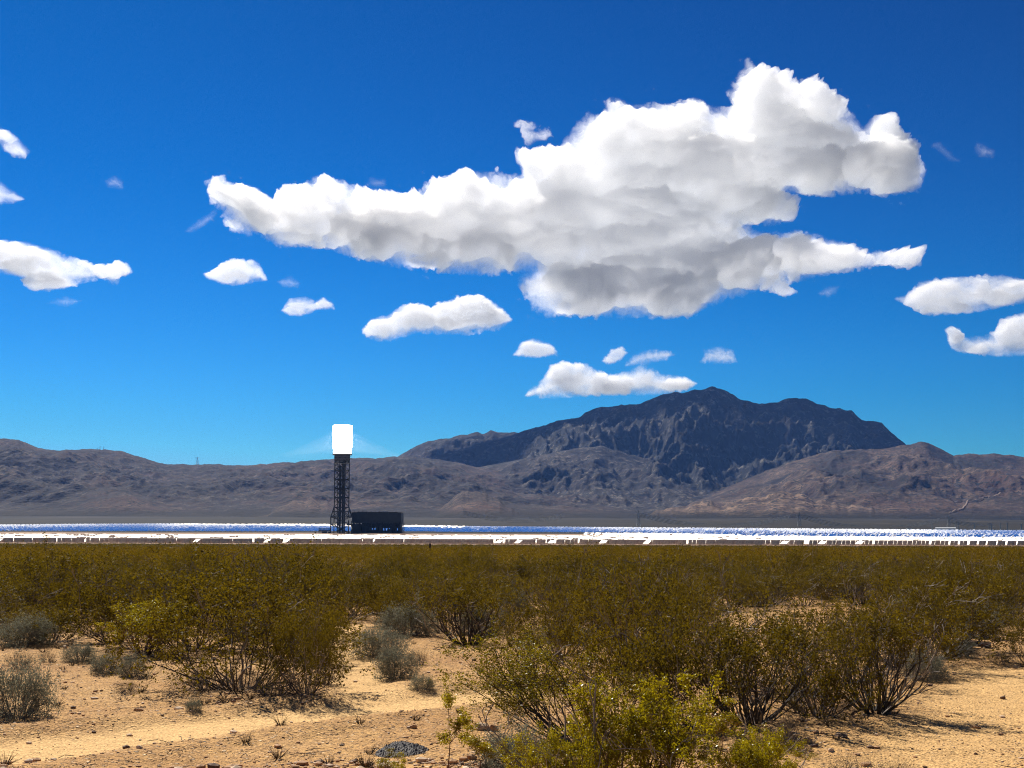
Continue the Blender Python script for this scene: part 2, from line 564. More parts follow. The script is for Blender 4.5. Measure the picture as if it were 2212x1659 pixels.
def build_ground():
    r = np.concatenate([np.geomspace(0.4, 9.0, 26)[:-1], np.geomspace(9.0, 62.0, 470)[:-1], np.geomspace(62.0, 70000.0, 190)])
    a_front = np.linspace(rad(-26), rad(26), 560)
    a_rest = np.linspace(rad(26), rad(334), 92)[1:-1]
    a = np.concatenate([a_front, a_rest])
    R, A = np.meshgrid(r, a, indexing='ij')
    X = R * np.sin(A); Y = R * np.cos(A)
    Z = gz(X, Y)
    far = R > 14000
    Z = np.where(far, Z - (R - 14000) * 0.02, Z)
    n, m = R.shape
    v = np.stack([X, Y, Z], -1).reshape(-1, 3)
    v = np.concatenate([[[0, 0, float(gz(0, 0))]], v])
    i = np.arange(n - 1)[:, None]; j = np.arange(m)[None, :]; jn = (j + 1) % m
    f = np.stack([i * m + j, i * m + jn, (i + 1) * m + jn, (i + 1) * m + j], -1).reshape(-1, 4)[:, ::-1] + 1
    j = np.arange(m)
    f3 = np.stack([np.zeros(m, int), (j + 1) % m + 1, j + 1], -1)
    me = mesh_np("ground", v, [f, f3], M['ground'], smooth_shade=True)
    at = me.attributes.new("track", 'FLOAT', 'POINT')
    tm = track_mask(v[:, 0], v[:, 1]) * smooth(90, 50, np.hypot(v[:, 0], v[:, 1]))
    at.data.foreach_set("value", tm.astype(np.float32))
    gr = smooth(850, 866, v[:, 1]) * smooth(2700, 2600, v[:, 1]) * smooth(0.62, 0.55, np.abs(v[:, 0]) / np.maximum(v[:, 1], 1))
    gr = gr * (1 - smooth(1800, 1830, v[:, 1]))
    me.attributes.new("graded", 'FLOAT', 'POINT').data.foreach_set("value", gr.astype(np.float32))
    tag(put("ground", me), kind="structure")
build_ground()

# ------------------------------------------------------------------ mountains
def crest(pts):
    p = np.array(pts, float)
    u, zr = uz(p[:, 0], p[:, 1])
    return u, zr

LAYERS = [  # crest line in the photograph, distance, front width, back width
    # the left range, running on behind the tower
    ([(-500, 985), (-300, 960), (-120, 945), (0, 948), (40, 950), (75, 965), (110, 972), (170, 971), (215, 970), (260, 974), (300, 985), (340, 997), (370, 1002), (420, 1004), (470, 1003), (500, 1006), (560, 1003), (620, 998), (680, 993), (717, 991), (760, 988), (800, 989), (860, 986), (940, 990), (1040, 1010), (1150, 1040), (1300, 1080), (1420, 1120)], 9200, 3700, 2600),
    # small ridge far behind
    ([(700, 1030), (820, 1000), (860, 984), (890, 970), (905, 960), (922, 954), (950, 948), (972, 946), (1010, 938), (1030, 934), (1045, 937), (1060, 930), (1090, 933), (1120, 935), (1180, 938), (1300, 950), (1400, 1000)], 12600, 2200, 2200),
    # the main peak
    ([(780, 1040), (860, 1005), (940, 985), (1040, 958), (1100, 942), (1140, 928), (1170, 920), (1200, 909), (1250, 902), (1290, 880), (1330, 877), (1380, 870), (1430, 850), (1470, 845), (1500, 841), (1540, 836), (1575, 850), (1600, 865), (1640, 872), (1680, 868), (1700, 861), (1720, 857), (1740, 858), (1770, 872), (1800, 880), (1835, 884), (1850, 895), (1870, 908), (1895, 912), (1905, 914), (1915, 925), (1930, 940), (1960, 962), (2000, 985), (2100, 1020), (2250, 1050)], 11200, 3400, 3000),
    # brown foothills to the right
    ([(1480, 1090), (1560, 1055), (1640, 1022), (1700, 1000), (1750, 984), (1800, 974), (1850, 970), (1900, 969), (1950, 962), (1975, 957), (1990, 952), (2005, 955), (2030, 969), (2060, 982), (2100, 980), (2140, 980), (2180, 982), (2212, 985), (2300, 978), (2450, 960), (2700, 980)], 8600, 3100, 2000),
    # shoulder running out in front of the main peak
    ([(880, 1040), (960, 1022), (1060, 1005), (1160, 985), (1240, 968), (1300, 962), (1380, 985), (1450, 1000), (1540, 1020), (1640, 1050)], 9700, 2900, 1800),
    # low tan hills at the foot
    ([(930, 1120), (960, 1092), (985, 1070), (1010, 1062), (1040, 1066), (1070, 1082), (1100, 1095), (1150, 1125)], 6100, 800, 800),
    ([(570, 1120), (600, 1096), (640, 1080), (670, 1074), (700, 1082), (730, 1096), (770, 1120)], 5900, 650, 700),
    ([(1380, 1120), (1440, 1098), (1490, 1086), (1530, 1079), (1560, 1090), (1600, 1080), (1640, 1073), (1670, 1066), (1700, 1060), (1730, 1068), (1780, 1086), (1830, 1090), (1880, 1098), (1960, 1120)], 5900, 560, 700),
    ([(40, 1110), (110, 1082), (180, 1066), (240, 1052), (290, 1060), (350, 1085), (420, 1115)], 6400, 900, 900),
]
TANNESS = [0.1, 0.0, 0.0, 0.28, 0.1, 0.28, 0.24, 1.0, 0.1]
GREY = [0.35, 0.75, 1.0, 0.15, 0.8, 0.1, 0.1, 0.15, 0.2]


def build_mountains():
    nu, ny = 1500, 420
    u = np.linspace(-0.62, 0.66, nu)
    Yd = np.linspace(4900, 15500, ny)
    U, Y = np.meshgrid(u, Yd)
    X = U * Y
    base = gz(X, Y)
    wx = fbm(X * 0.0006, Y * 0.0006, 4, 70) * 420
    wy = fbm(X * 0.0006, Y * 0.0006, 4, 77) * 420
    rg = ridged((X + wx) * 0.00105, (Y * 0.62 + wy) * 0.00105, 6, 90, 0.52)
    rg2 = ridged((X + 0.6 * wx) * 0.0031, (Y * 0.4 + 0.6 * wy) * 0.0031, 4, 120, 0.5)
    rg3 = ridged((X + 0.4 * wx) * 0.0085, (Y * 0.5 + 0.4 * wy) * 0.0085, 4, 140, 0.55)
    H = base.copy(); tan = np.zeros_like(H); tone = np.full_like(H, 0.3)
    best = np.zeros_like(H)
    for k, (pts, D, wf, wb) in enumerate(LAYERS):
        cu, cz = crest(pts)
        zr = np.interp(u, cu, cz, left=-0.02, right=-0.02)
        if k < 4:
            zr = zr + fbm(u * 120, u * 0 + k * 7.7, 4, 33) * 0.0011 * (zr > 0)
        elif k >= 5:
            zr = zr + fbm(u * 90, u * 0 + 3.0, 4, 37) * 0.004
        Dk = D + fbm(u * 6.0, u * 0 + k * 3.3, 3, 55 + k) * 0.05 * D * 0.6
        top = CAM_H + zr * Dk
        t = (Y - Dk[None, :])
        b0 = np.interp(0, [0], [0])
        h = top[None, :] - base                       # height above the flats
        s = np.where(t < 0, 1 + t / wf, 1 - t / wb)
        s = np.clip(s, 0, 1)
        prof = np.where(s > 0, 0.62 * s + 0.38 * s ** 2.2, 0)
        carve = (1.0 * (rg - 0.52) + (0.27 + 0.17 * GREY[k]) * (rg2 - 0.5) + (0.12 + 0.14 * GREY[k]) * (rg3 - 0.5)) * np.clip(1 - s, 0, 1) ** 0.6 * np.clip(s * 4, 0, 1)
        hk = np.clip(h, 0, None) * np.clip(prof + carve * (prof * 0.9 + 0.13), 0, None)
        # nothing may stand above the crest as seen from the flats: keep slopes under the line of sight
        lim = (CAM_H + zr[None, :] * Y - base)
        hk = np.where(t < 0, np.minimum(hk, np.clip(lim * 0.985 - 4, 0, None) * smooth(0, 1, np.clip(-t / 120, 0, 1)) + hk * (1 - smooth(0, 1, np.clip(-t / 120, 0, 1)))), hk)
        z = base + hk
        up = hk > best
        tan = np.where(up, TANNESS[k] * np.clip(1.2 - 0.2 * s, 0, 1), tan)
        tone = np.where(up, GREY[k], tone)
        best = np.maximum(best, hk)
        H = np.maximum(H, z)
    foot = smooth(45, 6, best)
    H = np.where(best < 1.0, base - 3.0, H) 
    H[0, :] = base[0, :] - 20
    # soften tone borders
    for arr in (tan, tone):
        for _ in range(6):
            arr[1:-1, 1:-1] = (arr[1:-1, 1:-1] * 2 + arr[:-2, 1:-1] + arr[2:, 1:-1] + arr[1:-1, :-2] + arr[1:-1, 2:]) / 6
    tone = np.clip(tone + fbm(X * 0.0016, Y * 0.0016, 4, 150) * 0.5, 0, 1)
    tan = np.clip(tan + fbm(X * 0.0022, Y * 0.0022, 4, 160) * 0.7 * (tan > 0.12), 0, 1)
    v = np.stack([X, Y, H], -1).reshape(-1, 3)
    i = np.arange(ny - 1)[:, None]; j = np.arange(nu - 1)[None, :]
    f = np.stack([i * nu + j, i * nu + j + 1, (i + 1) * nu + j + 1, (i + 1) * nu + j], -1).reshape(-1, 4)
    me = mesh_np("mountains", v, f, M['mountain'], smooth_shade=True)
    for nm, arr in (("tan", tan), ("tone", tone), ("foot", foot)):
        a = me.attributes.new(nm, 'FLOAT', 'POINT'); a.data.foreach_set("value", arr.astype(np.float32).ravel())
    tag(put("mountains", me), kind="structure")
    return u, Yd, H
MU, MY, MH = build_mountains()


def mz(x, y):
    """height of the mountains' surface"""
    i = int(np.clip(np.searchsorted(MY, y), 1, len(MY) - 1)); uu = x / y
    j = int(np.clip(np.searchsorted(MU, uu), 1, len(MU) - 1))
    return float(max(MH[i, j], gz(x, y)))


def land_hit(px, py, y0=2800, y1=13000):
    u, zr = uz(px, py)
    for Y in np.arange(y0, y1, 12.0):
        X = float(u * Y)
        g = mz(X, Y) if Y > 5200 else float(gz(X, Y))
        if g >= CAM_H + float(zr) * Y:
            return X, Y, g
    return X, Y, g

# ------------------------------------------------------------------ clouds
def poly_sdf(px, py, poly):
    d = np.full(px.shape, 1e9); ins = np.zeros(px.shape, bool)
    n = len(poly)
    for i in range(n):
        ax, ay = poly[i]; bx, by = poly[(i + 1) % n]
        vx, vy = bx - ax, by - ay
        t = np.clip(((px - ax) * vx + (py - ay) * vy) / (vx * vx + vy * vy + 1e-9), 0, 1)
        d = np.minimum(d, np.hypot(px - ax - t * vx, py - ay - t * vy))
        c = ((ay > py) != (by > py)) & (px < (bx - ax) * (py - ay) / (by - ay + 1e-12) + ax)
        ins ^= c
    return np.where(ins, d, -d)


CMAT = {}


def cloud(poly, D, label, R=70.0, seed=0, res=2.0, amp=7.0, flat=1.0, dens=0.016, name="cloud", group=None, shelves=()):
    poly = np.array(poly, float)
    x0, y0 = poly.min(0) - 14; x1, y1 = poly.max(0) + 14
    gx = np.arange(x0, x1, res); gy = np.arange(y0, y1, res)
    PX, PY = np.meshgrid(gx, gy)
    s = poly_sdf(PX, PY, poly)
    # ragged, billowing edge
    wx = fbm(PX / 26, PY / 26, 4, seed + 3) * 9
    wy = fbm(PX / 26, PY / 26, 4, seed + 8) * 9
    QX, QY = PX + wx, PY + wy
    bil = np.abs(fbm(QX / 34, QY / 34, 4, seed + 20, 0.55)) * 2.2 - 0.5
    s = s + amp * (0.55 + 1.3 * np.clip(fbm(PX / 75, PY / 75, 2, seed + 64) + 0.35, 0, 1)) * (-bil * 0.9 + fbm(QX / 15, QY / 15, 5, seed + 40, 0.68) * 1.15) + 1.0
    fine = fbm(QX / 7, QY / 7, 4, seed + 44, 0.7)
    # torn scraps drifting just off the edge, in places
    fr = 13.0 * (fbm(QX / 13, QY / 9, 4, seed + 52, 0.62) - 0.16) * smooth(-30, -9, s) * smooth(0.02, 0.25, fbm(PX / 60, PY / 45, 2, seed + 57))
    thin = np.where((s < 0) & (fr > 0), 0.3, 1.0)
    if R > 60:
        s = np.where((s < 0) & (fr > 0), fr, s)
    ins = s > 0
    # drop specks
    cnt = sum(np.roll(np.roll(ins, a, 0), b, 1).astype(int) for a in (-1, 0, 1) for b in (-1, 0, 1))
    ins &= cnt >= 4
    gyy, gxx = np.gradient(s, res)
    g2 = np.maximum(gxx ** 2 + gyy ** 2, 0.05)
    full = ins.copy()
    for a, b in ((1, 0), (-1, 0), (0, 1), (0, -1), (1, 1), (-1, -1), (1, -1), (-1, 1)):
        full &= np.roll(np.roll(ins, a, 0), b, 1)
    edge = ins & ~full
    soft = (0.165 * R + 4.0) * (0.55 + 1.5 * smooth(-0.1, 0.35, fbm(PX / 95, PY / 70, 3, seed + 48)))
    soft = soft + (8.0 if R <= 10 else 0.0)
    x = np.clip(s, 0, None) / soft
    th = R * flat * (1 - np.exp(-x ** 1.45)) * (0.35 + 0.65 * smooth(0, 2.6, x))
    th = th * thin * np.clip(1 + fine * 1.3 * np.exp(-x * 1.1), 0.04, 2.5)
    # billows and folds over the near and far faces
    big = fbm((PX + wx * 2) / (R * 1.5), (PY + wy * 2) / (R * 0.5), 3, seed + 80)
    puf = np.abs(fbm((PX + wx) / 46, (PY + wy) / 36, 4, seed + 90, 0.55)) * 2 - 0.5
    relf = np.clip(0.9 + 1.0 * big - 0.13 * puf, 0.22, 2.2)
    relb = np.clip(0.85 + 0.6 * fbm(PX / 80, PY / 60, 4, seed + 95), 0.25, 1.7)
    tf = np.where(edge, 0, th * relf); tb = np.where(edge, 0, th * relb * 0.9)
    for sp, gain in shelves:
        sd = poly_sdf(PX + wx * 1.6, PY + wy * 1.6, np.array(sp, float)) + fbm(QX / 30, QY / 24, 4, seed + 70) * 12
        tf = tf + np.where(edge, 0, R * gain * 0.42 * smooth(-6, 46, sd) * (0.75 + 0.6 * big) * np.clip(x * 0.5, 0, 1))
    sh = np.where(edge, s / g2, 0)
    ex = PX - np.clip(sh * gxx, -res, res); ey = PY - np.clip(sh * gyy, -res, res)
    u, zr = uz(ex, ey)
    k = D / F
    idx = -np.ones(ins.shape, int); idb = -np.ones(ins.shape, int)
    n = int(ins.sum()); idx[ins] = np.arange(n)
    idb[:] = idx
    nb = int(full.sum()); idb[full] = n + np.arange(nb)
    vf = np.stack([u * D, D - tf * k, CAM_H + zr * D], -1)[ins]
    vb = np.stack([u * D, D + tb * k, CAM_H + zr * D], -1)[full]
    q = ins[:-1, :-1] & ins[1:, :-1] & ins[:-1, 1:] & ins[1:, 1:]
    q &= (full[:-1, :-1] | full[1:, :-1] | full[:-1, 1:] | full[1:, 1:])
    def quads(ix):
        return np.stack([ix[:-1, :-1][q], ix[1:, :-1][q], ix[1:, 1:][q], ix[:-1, 1:][q]], -1)
    ff = quads(idx); fb = quads(idb)[:, ::-1]
    V = np.concatenate([vf, vb])
    org = V.mean(0)
    if dens not in CMAT:
        CMAT[dens] = cloud_mat("cloud_vapour", dens)
    me = mesh_np("cloud", V - org, [ff, fb], CMAT[dens], smooth_shade=True)
    o = put(name, me, loc=org)
    tag(o, label, "cloud", group)
    return o

BIG = [(443, 392), (462, 378), (487, 377), (487, 392), (515, 402), (525, 395), (560, 410), (590, 430), (597, 415), (625, 402), (660, 395), (690, 382), (720, 383), (760, 400), (800, 410), (850, 415), (880, 418), (915, 405), (935, 386), (960, 385), (985, 372), (1010, 363), (1040, 375), (1075, 368), (1100, 378), (1127, 378), (1125, 360), (1112, 345), (1112, 330), (1118, 318), (1150, 325), (1170, 315), (1210, 315), (1218, 300), (1232, 285), (1245, 262), (1270, 245), (1300, 235), (1310, 215), (1340, 212), (1355, 225), (1380, 228), (1410, 222), (1440, 228), (1470, 222), (1495, 212), (1520, 218), (1540, 235), (1590, 228), (1572, 205), (1580, 180), (1602, 150), (1615, 125), (1630, 140), (1650, 155), (1670, 172), (1700, 178), (1745, 172), (1780, 190), (1820, 225), (1850, 255), (1865, 275), (1890, 250), (1915, 248), (1930, 262), (1950, 300), (1980, 325), (2003, 370), (1990, 395), (1985, 415), (1950, 418), (1910, 425), (1860, 415), (1800, 425), (1760, 423), (1710, 418), (1690, 425), (1715, 440), (1722, 465), (1710, 478), (1650, 487), (1610, 488), (1640, 500), (1680, 505), (1720, 498), (1745, 510), (1765, 500), (1780, 515), (1830, 525), (1880, 545), (1920, 545), (1975, 533), (1990, 550), (1990, 575), (1960, 580), (1900, 572), (1850, 585), (1800, 590), (1740, 605), (1700, 615), (1722, 630), (1715, 642), (1680, 635), (1640, 625), (1600, 640), (1560, 650), (1500, 680), (1440, 688), (1300, 685), (1180, 683), (1150, 665), (1130, 635), (1115, 615), (1125, 595), (1140, 588), (1060, 595), (960, 590), (880, 580), (800, 565), (740, 550), (700, 535), (650, 533), (610, 535), (560, 510), (500, 500), (490, 485), (485, 475), (470, 450), (455, 435), (450, 415)]


def D_for(py, H=2450.0):
    return H / float(uz(1106, py)[1])

cloud(BIG, 13500, "huge white cloud stretching over the tower and the mountain, grey in its middle", R=105, seed=1, res=1.7, amp=7.5, dens=0.0056, shelves=(
    ([(1115, 640), (1150, 600), (1230, 575), (1330, 565), (1420, 550), (1500, 520), (1640, 510), (1760, 515), (1990, 550), (1740, 605), (1640, 620), (1500, 690), (1180, 700)], 0.9),
    ([(700, 470), (830, 445), (1000, 450), (1120, 470), (1220, 500), (1330, 515), (1300, 545), (1200, 575), (960, 600), (740, 560)], 0.65),
    ([(1150, 440), (1260, 420), (1400, 405), (1560, 430), (1690, 425), (1725, 465), (1610, 495), (1480, 510), (1330, 500), (1230, 480)], 0.7),
    ([(1420, 320), (1520, 300), (1620, 290), (1760, 270), (1850, 300), (2000, 380), (1960, 425), (1690, 430), (1560, 400), (1440, 380)], 0.8)))
SMALL = [
    ([(-120, 500), (-60, 512), (0, 518), (60, 523), (110, 540), (160, 555), (205, 570), (235, 575), (258, 562), (275, 570), (292, 590), (260, 598), (250, 615), (230, 603), (200, 605), (150, 622), (110, 628), (70, 628), (50, 615), (55, 600), (0, 590), (-120, 585)], "long wedge-shaped cloud above the left range, cut by the photo's left edge", 45, 5),
    ([(-80, 255), (0, 277), (20, 283), (45, 305), (65, 325), (55, 342), (30, 340), (10, 325), (0, 310), (-80, 310)], "small slanting cloud highest at the left edge of the photo", 25, 4),
    ([(-80, 370), (0, 393), (25, 410), (52, 430), (30, 440), (0, 440), (-80, 440)], "small cloud at the left edge, just below the slanting one", 22, 4),
    ([(438, 590), (460, 585), (485, 565), (510, 560), (540, 558), (560, 570), (578, 605), (540, 612), (500, 617), (470, 610), (445, 600)], "plump little dome-shaped cloud under the big cloud's left tip", 28, 4),
    ([(606, 672), (625, 645), (660, 640), (680, 652), (700, 642), (718, 650), (724, 668), (690, 668), (650, 682), (625, 682)], "small low puff of cloud directly above the glowing tower", 16, 4),
    ([(783, 712), (800, 690), (840, 680), (870, 658), (900, 655), (930, 660), (960, 650), (990, 640), (1040, 638), (1070, 655), (1095, 675), (1108, 690), (1080, 712), (1020, 722), (960, 722), (900, 718), (860, 735), (820, 738), (790, 730)], "oblong bumpy cloud below the middle of the big cloud", 34, 5),
    ([(1108, 768), (1125, 740), (1150, 730), (1180, 740), (1200, 750), (1203, 768), (1160, 773)], "little round-topped cloud with a flat base below the big cloud's lower lobe", 18, 3.5),
    ([(1133, 855), (1150, 838), (1175, 815), (1190, 790), (1215, 780), (1260, 785), (1290, 800), (1320, 810), (1360, 800), (1385, 787), (1410, 795), (1430, 810), (1480, 815), (1505, 828), (1480, 845), (1420, 853), (1360, 853), (1200, 860)], "flat-based cloud lying low against the mountain's left shoulder", 34, 4.5),
    ([(1300, 780), (1320, 755), (1345, 748), (1355, 762), (1340, 780), (1315, 787)], "tiny slanting cloud on top of the low flat-based cloud", 13, 3),
    ([(1350, 790), (1370, 765), (1400, 757), (1440, 755), (1460, 768), (1430, 780), (1390, 787)], "ragged little cloud over the low flat-based cloud's right half", 14, 5),
    ([(1512, 782), (1525, 758), (1545, 750), (1580, 755), (1593, 782), (1560, 786)], "faint torn puff of cloud alone above the mountain's summit", 9, 6),
    ([(1928, 645), (1960, 635), (1985, 610), (2040, 600), (2100, 597), (2160, 592), (2212, 603), (2260, 610), (2260, 650), (2180, 660), (2090, 678), (2000, 680), (1970, 665)], "long flat cloud at the right edge, the upper of two", 36, 5),
    ([(2040, 712), (2055, 703), (2075, 712), (2085, 727), (2130, 727), (2150, 715), (2160, 690), (2212, 675), (2290, 660), (2290, 765), (2160, 770), (2090, 765), (2055, 755)], "hook-shaped cloud at the right edge, the lower of two", 32, 4.5),
    ([(1112, 265), (1130, 258), (1150, 265), (1160, 282), (1185, 275), (1195, 295), (1165, 305), (1140, 315), (1122, 300)], "ragged scrap of cloud beside the big cloud's upper left shoulder", 13, 6),
    ([(2103, 318), (2110, 308), (2130, 318), (2150, 325), (2145, 340), (2115, 338)], "tiny bright scrap of cloud right of the big cloud's tip", 7, 4),
    ([(2010, 312), (2030, 308), (2045, 322), (2072, 347), (2050, 347), (2030, 327)], "thin diagonal wisp of cloud beside the big cloud's right tip", 5, 4),
    ([(228, 390), (250, 381), (267, 392), (264, 407), (235, 405)], "tiny lone wisp of cloud high over the left range", 6, 4),
    ([(598, 609), (625, 597), (648, 610), (642, 622), (612, 619)], "scrap of cloud just right of the little dome-shaped cloud", 8, 4),
    ([(98, 654), (140, 641), (177, 650), (145, 662)], "faint flat wisp under the long wedge-shaped cloud", 6, 4),
    ([(400, 500), (430, 475), (465, 453), (472, 465), (440, 490), (410, 503)], "thin trailing wisp below the big cloud's left tip", 5, 5),
    ([(1768, 634), (1790, 620), (1814, 617), (1806, 633), (1785, 642)], "tiny wisp under the big cloud's lower right arm", 6, 4),
    ([(790, 400), (800, 385), (830, 388), (835, 400), (815, 405)], "scrap of cloud floating over the big cloud's left back", 5, 4),
]
for i, (poly, label, R, amp) in enumerate(SMALL):
    base = max(p[1] for p in poly)
    D = min(D_for(base), 22000.0)
    dens = 0.0085 if R > 20 else (0.010 if R > 10 else 0.010)
    cloud(poly, D, label, R=R, seed=10 + i * 5, res=1.2 if R > 20 else 0.9, amp=amp, dens=dens)

# ------------------------------------------------------------------ solar tower and power block
TX, TY = float(uz(737, 1152)[0]) * 1796, 1796.0
TZ = float(gz(TX, TY)) - 0.2


def build_tower():
    root = empty("solar_tower", (TX, TY, TZ), rad(8))
    tag(root, "tall dark lattice power tower with a dazzling white receiver on top", "tower")
    h = 9.2; hb = 13.3                           # half widths: shaft, base
    zs = [34.0 + 11.55 * k for k in range(6)]    # levels of the shaft
    top = 100.0
    zs = [34, 45.5, 57, 68.5, 80, 91, top]
    lat = MB()
    cor = [(-1, -1), (1, -1), (1, 1), (-1, 1)]
    for z0, z1 in zip(zs[:-1], zs[1:]):
        zm = (z0 + z1) / 2
        for k in range(4):
            a = np.array(cor[k]) * h; b = np.array(cor[(k + 1) % 4]) * h
            P = lambda q, z: (q[0], q[1], z)
            lat.bars([P(a, z0)], [P(a, z1)], 0.55)
            q1 = a + (b - a) * 0.32; q2 = a + (b - a) * 0.68
            lat.bars([P(q1, z0), P(q2, z0)], [P(q1, z1), P(q2, z1)], 0.30)
            for zz, r in ((z1, 0.62), (zm, 0.26)):
                lat.bars([P(a, zz)], [P(b, zz)], r)
            m = (a + b) / 2
            lat.bars([P(a, z0), P(b, z0), P(a, z1), P(b, z1)], [P(q1, zm), P(q2, zm), P(q1, zm), P(q2, zm)], 0.26)
            lat.bars([P(q1, z0), P(q2, z0), P(q1, zm), P(q2, zm)], [P(m, zm), P(m, zm), P(q2, z1), P(q1, z1)], 0.22)
            lat.bars([P(a, zm), P(b, zm)], [P(q1, z1), P(q2, z1)], 0.2)
    put("lattice_shaft", lat.mesh("lattice_shaft", M['steel']), root)
    bs = MB()
    for k in range(4):
        a = np.array(cor[k], float); b = np.array(cor[(k + 1) % 4], float)
        P = lambda q, s, z: (q[0] * s, q[1] * s, z)
        bs.bars([P(a, hb, 0), P(a, hb, 21)], [P(a, hb, 21), P(a, h, 34)], 0.6)
        bs.bars([P(a, h, 0)], [P(a, h, 34)], 0.5)
        for z, s in ((11, hb), (21, hb), (27.5, (hb + h) / 2), (33.2, h)):
            bs.bars([P(a, s, z)], [P(b, s, z)], 0.42)
        for z0, z1, s0, s1 in ((0, 11, hb, hb), (11, 21, hb, hb), (21, 34, hb, h)):
            bs.bars([P(a, s0, z0), P(b, s0, z0)], [P(b, s1, z1), P(a, s1, z1)], 0.3)
            bs.bars([P(a, h, z0), P(b, h, z0)], [P(b, h, z1), P(a, h, z1)], 0.26)
            q0 = a * 0.66 + b * 0.34; q1 = a * 0.34 + b * 0.66
            bs.bars([P(q0, s0, z0), P(q1, s0, z0)], [P(q0, s1, z1), P(q1, s1, z1)], 0.26)
    put("flared_base", bs.mesh("flared_base", M['steel']), root)
    co = MB()
    co.box((-3.4, -2.6, 0), (-0.6, 2.4, 86))
    co.box((0.2, -2.0, 0), (2.6, 2.8, 92))
    for z in np.arange(4, 98, 5.7):
        co.box((-4.6, -4.2, z), (4.4, 3.8, z + 0.5))
        co.box((-4.6 + 3 * (int(z) % 3), -3.6, z + 0.5), (-2.8 + 3 * (int(z) % 3), -2.7, z + 3.4))
    co.bars([(4.1, -3, 0), (-5.2, 1, 0), (3.3, 3.4, 0)], [(4.1, -3, 98), (-5.2, 1, 98), (3.3, 3.4, 98)], 0.45, None, 8)
    put("pipe_core", co.mesh("pipe_core", M['cladding']), root)
    up = MB()
    up.box((-8.6, -8.6, 92.5), (8.6, 8.6, 99.7))
    for z in (88.5, 94.5, 97.2):
        for k in range(4):
            a = np.array(cor[k]) * 9.9; b = np.array(cor[(k + 1) % 4]) * 9.9
            up.bars([(a[0], a[1], z)], [(b[0], b[1], z)], 0.4)
    put("upper_housing", up.mesh("upper_housing", M['steel_mid']), root)
    pl = MB()
    pl.box((-12.2, -12.2, 99.9), (12.2, 12.2, 101.0))
    for k in range(4):
        a = np.array(cor[k]) * 12.0; b = np.array(cor[(k + 1) % 4]) * 12.0
        pl.bars([(a[0], a[1], 102.1)], [(b[0], b[1], 102.1)], 0.12)
        for s in np.linspace(0, 1, 9)[:-1]:
            q = a + (b - a) * s
            pl.bars([(q[0], q[1], 101.0)], [(q[0], q[1], 102.1)], 0.1)
    put("platform", pl.mesh("platform", M['galv']), root)
    rc = MB()
    rc.ring([(0.1, 101.2), (11.2, 101.2), (11.4, 106), (12.1, 109), (12.3, 109.5), (12.3, 133), (12.6, 133.4), (12.6, 136.6), (11.6, 137.6), (0.1, 137.7)], 40)
    put("receiver", rc.mesh("receiver", M['glow']), root)
build_tower()


def lit_dust():
    m, t, b, o = new_mat("sunlit_dust")
    t.nodes.remove(b)
    v = N(t, "ShaderNodeVolumeScatter")
    v.inputs["Color"].default_value = (0.95, 0.98, 1, 1); v.inputs["Density"].default_value = 0.0005; v.inputs["Anisotropy"].default_value = 0.3
    t.links.new(v.outputs[0], o.inputs["Volume"])
    mb = MB()
    mb.ring([(13.2, 108), (30, 104), (55, 99), (72, 97), (80, 99), (66, 104), (34, 119), (13.2, 131), (13.2, 108)], 48)
    o = put("dust_glow", mb.mesh("dust_glow", m, True), loc=(TX, TY, TZ))
    tag(o, "pale glow of lit dust flaring out below the white receiver", "dust glow", kind="stuff")
lit_dust()


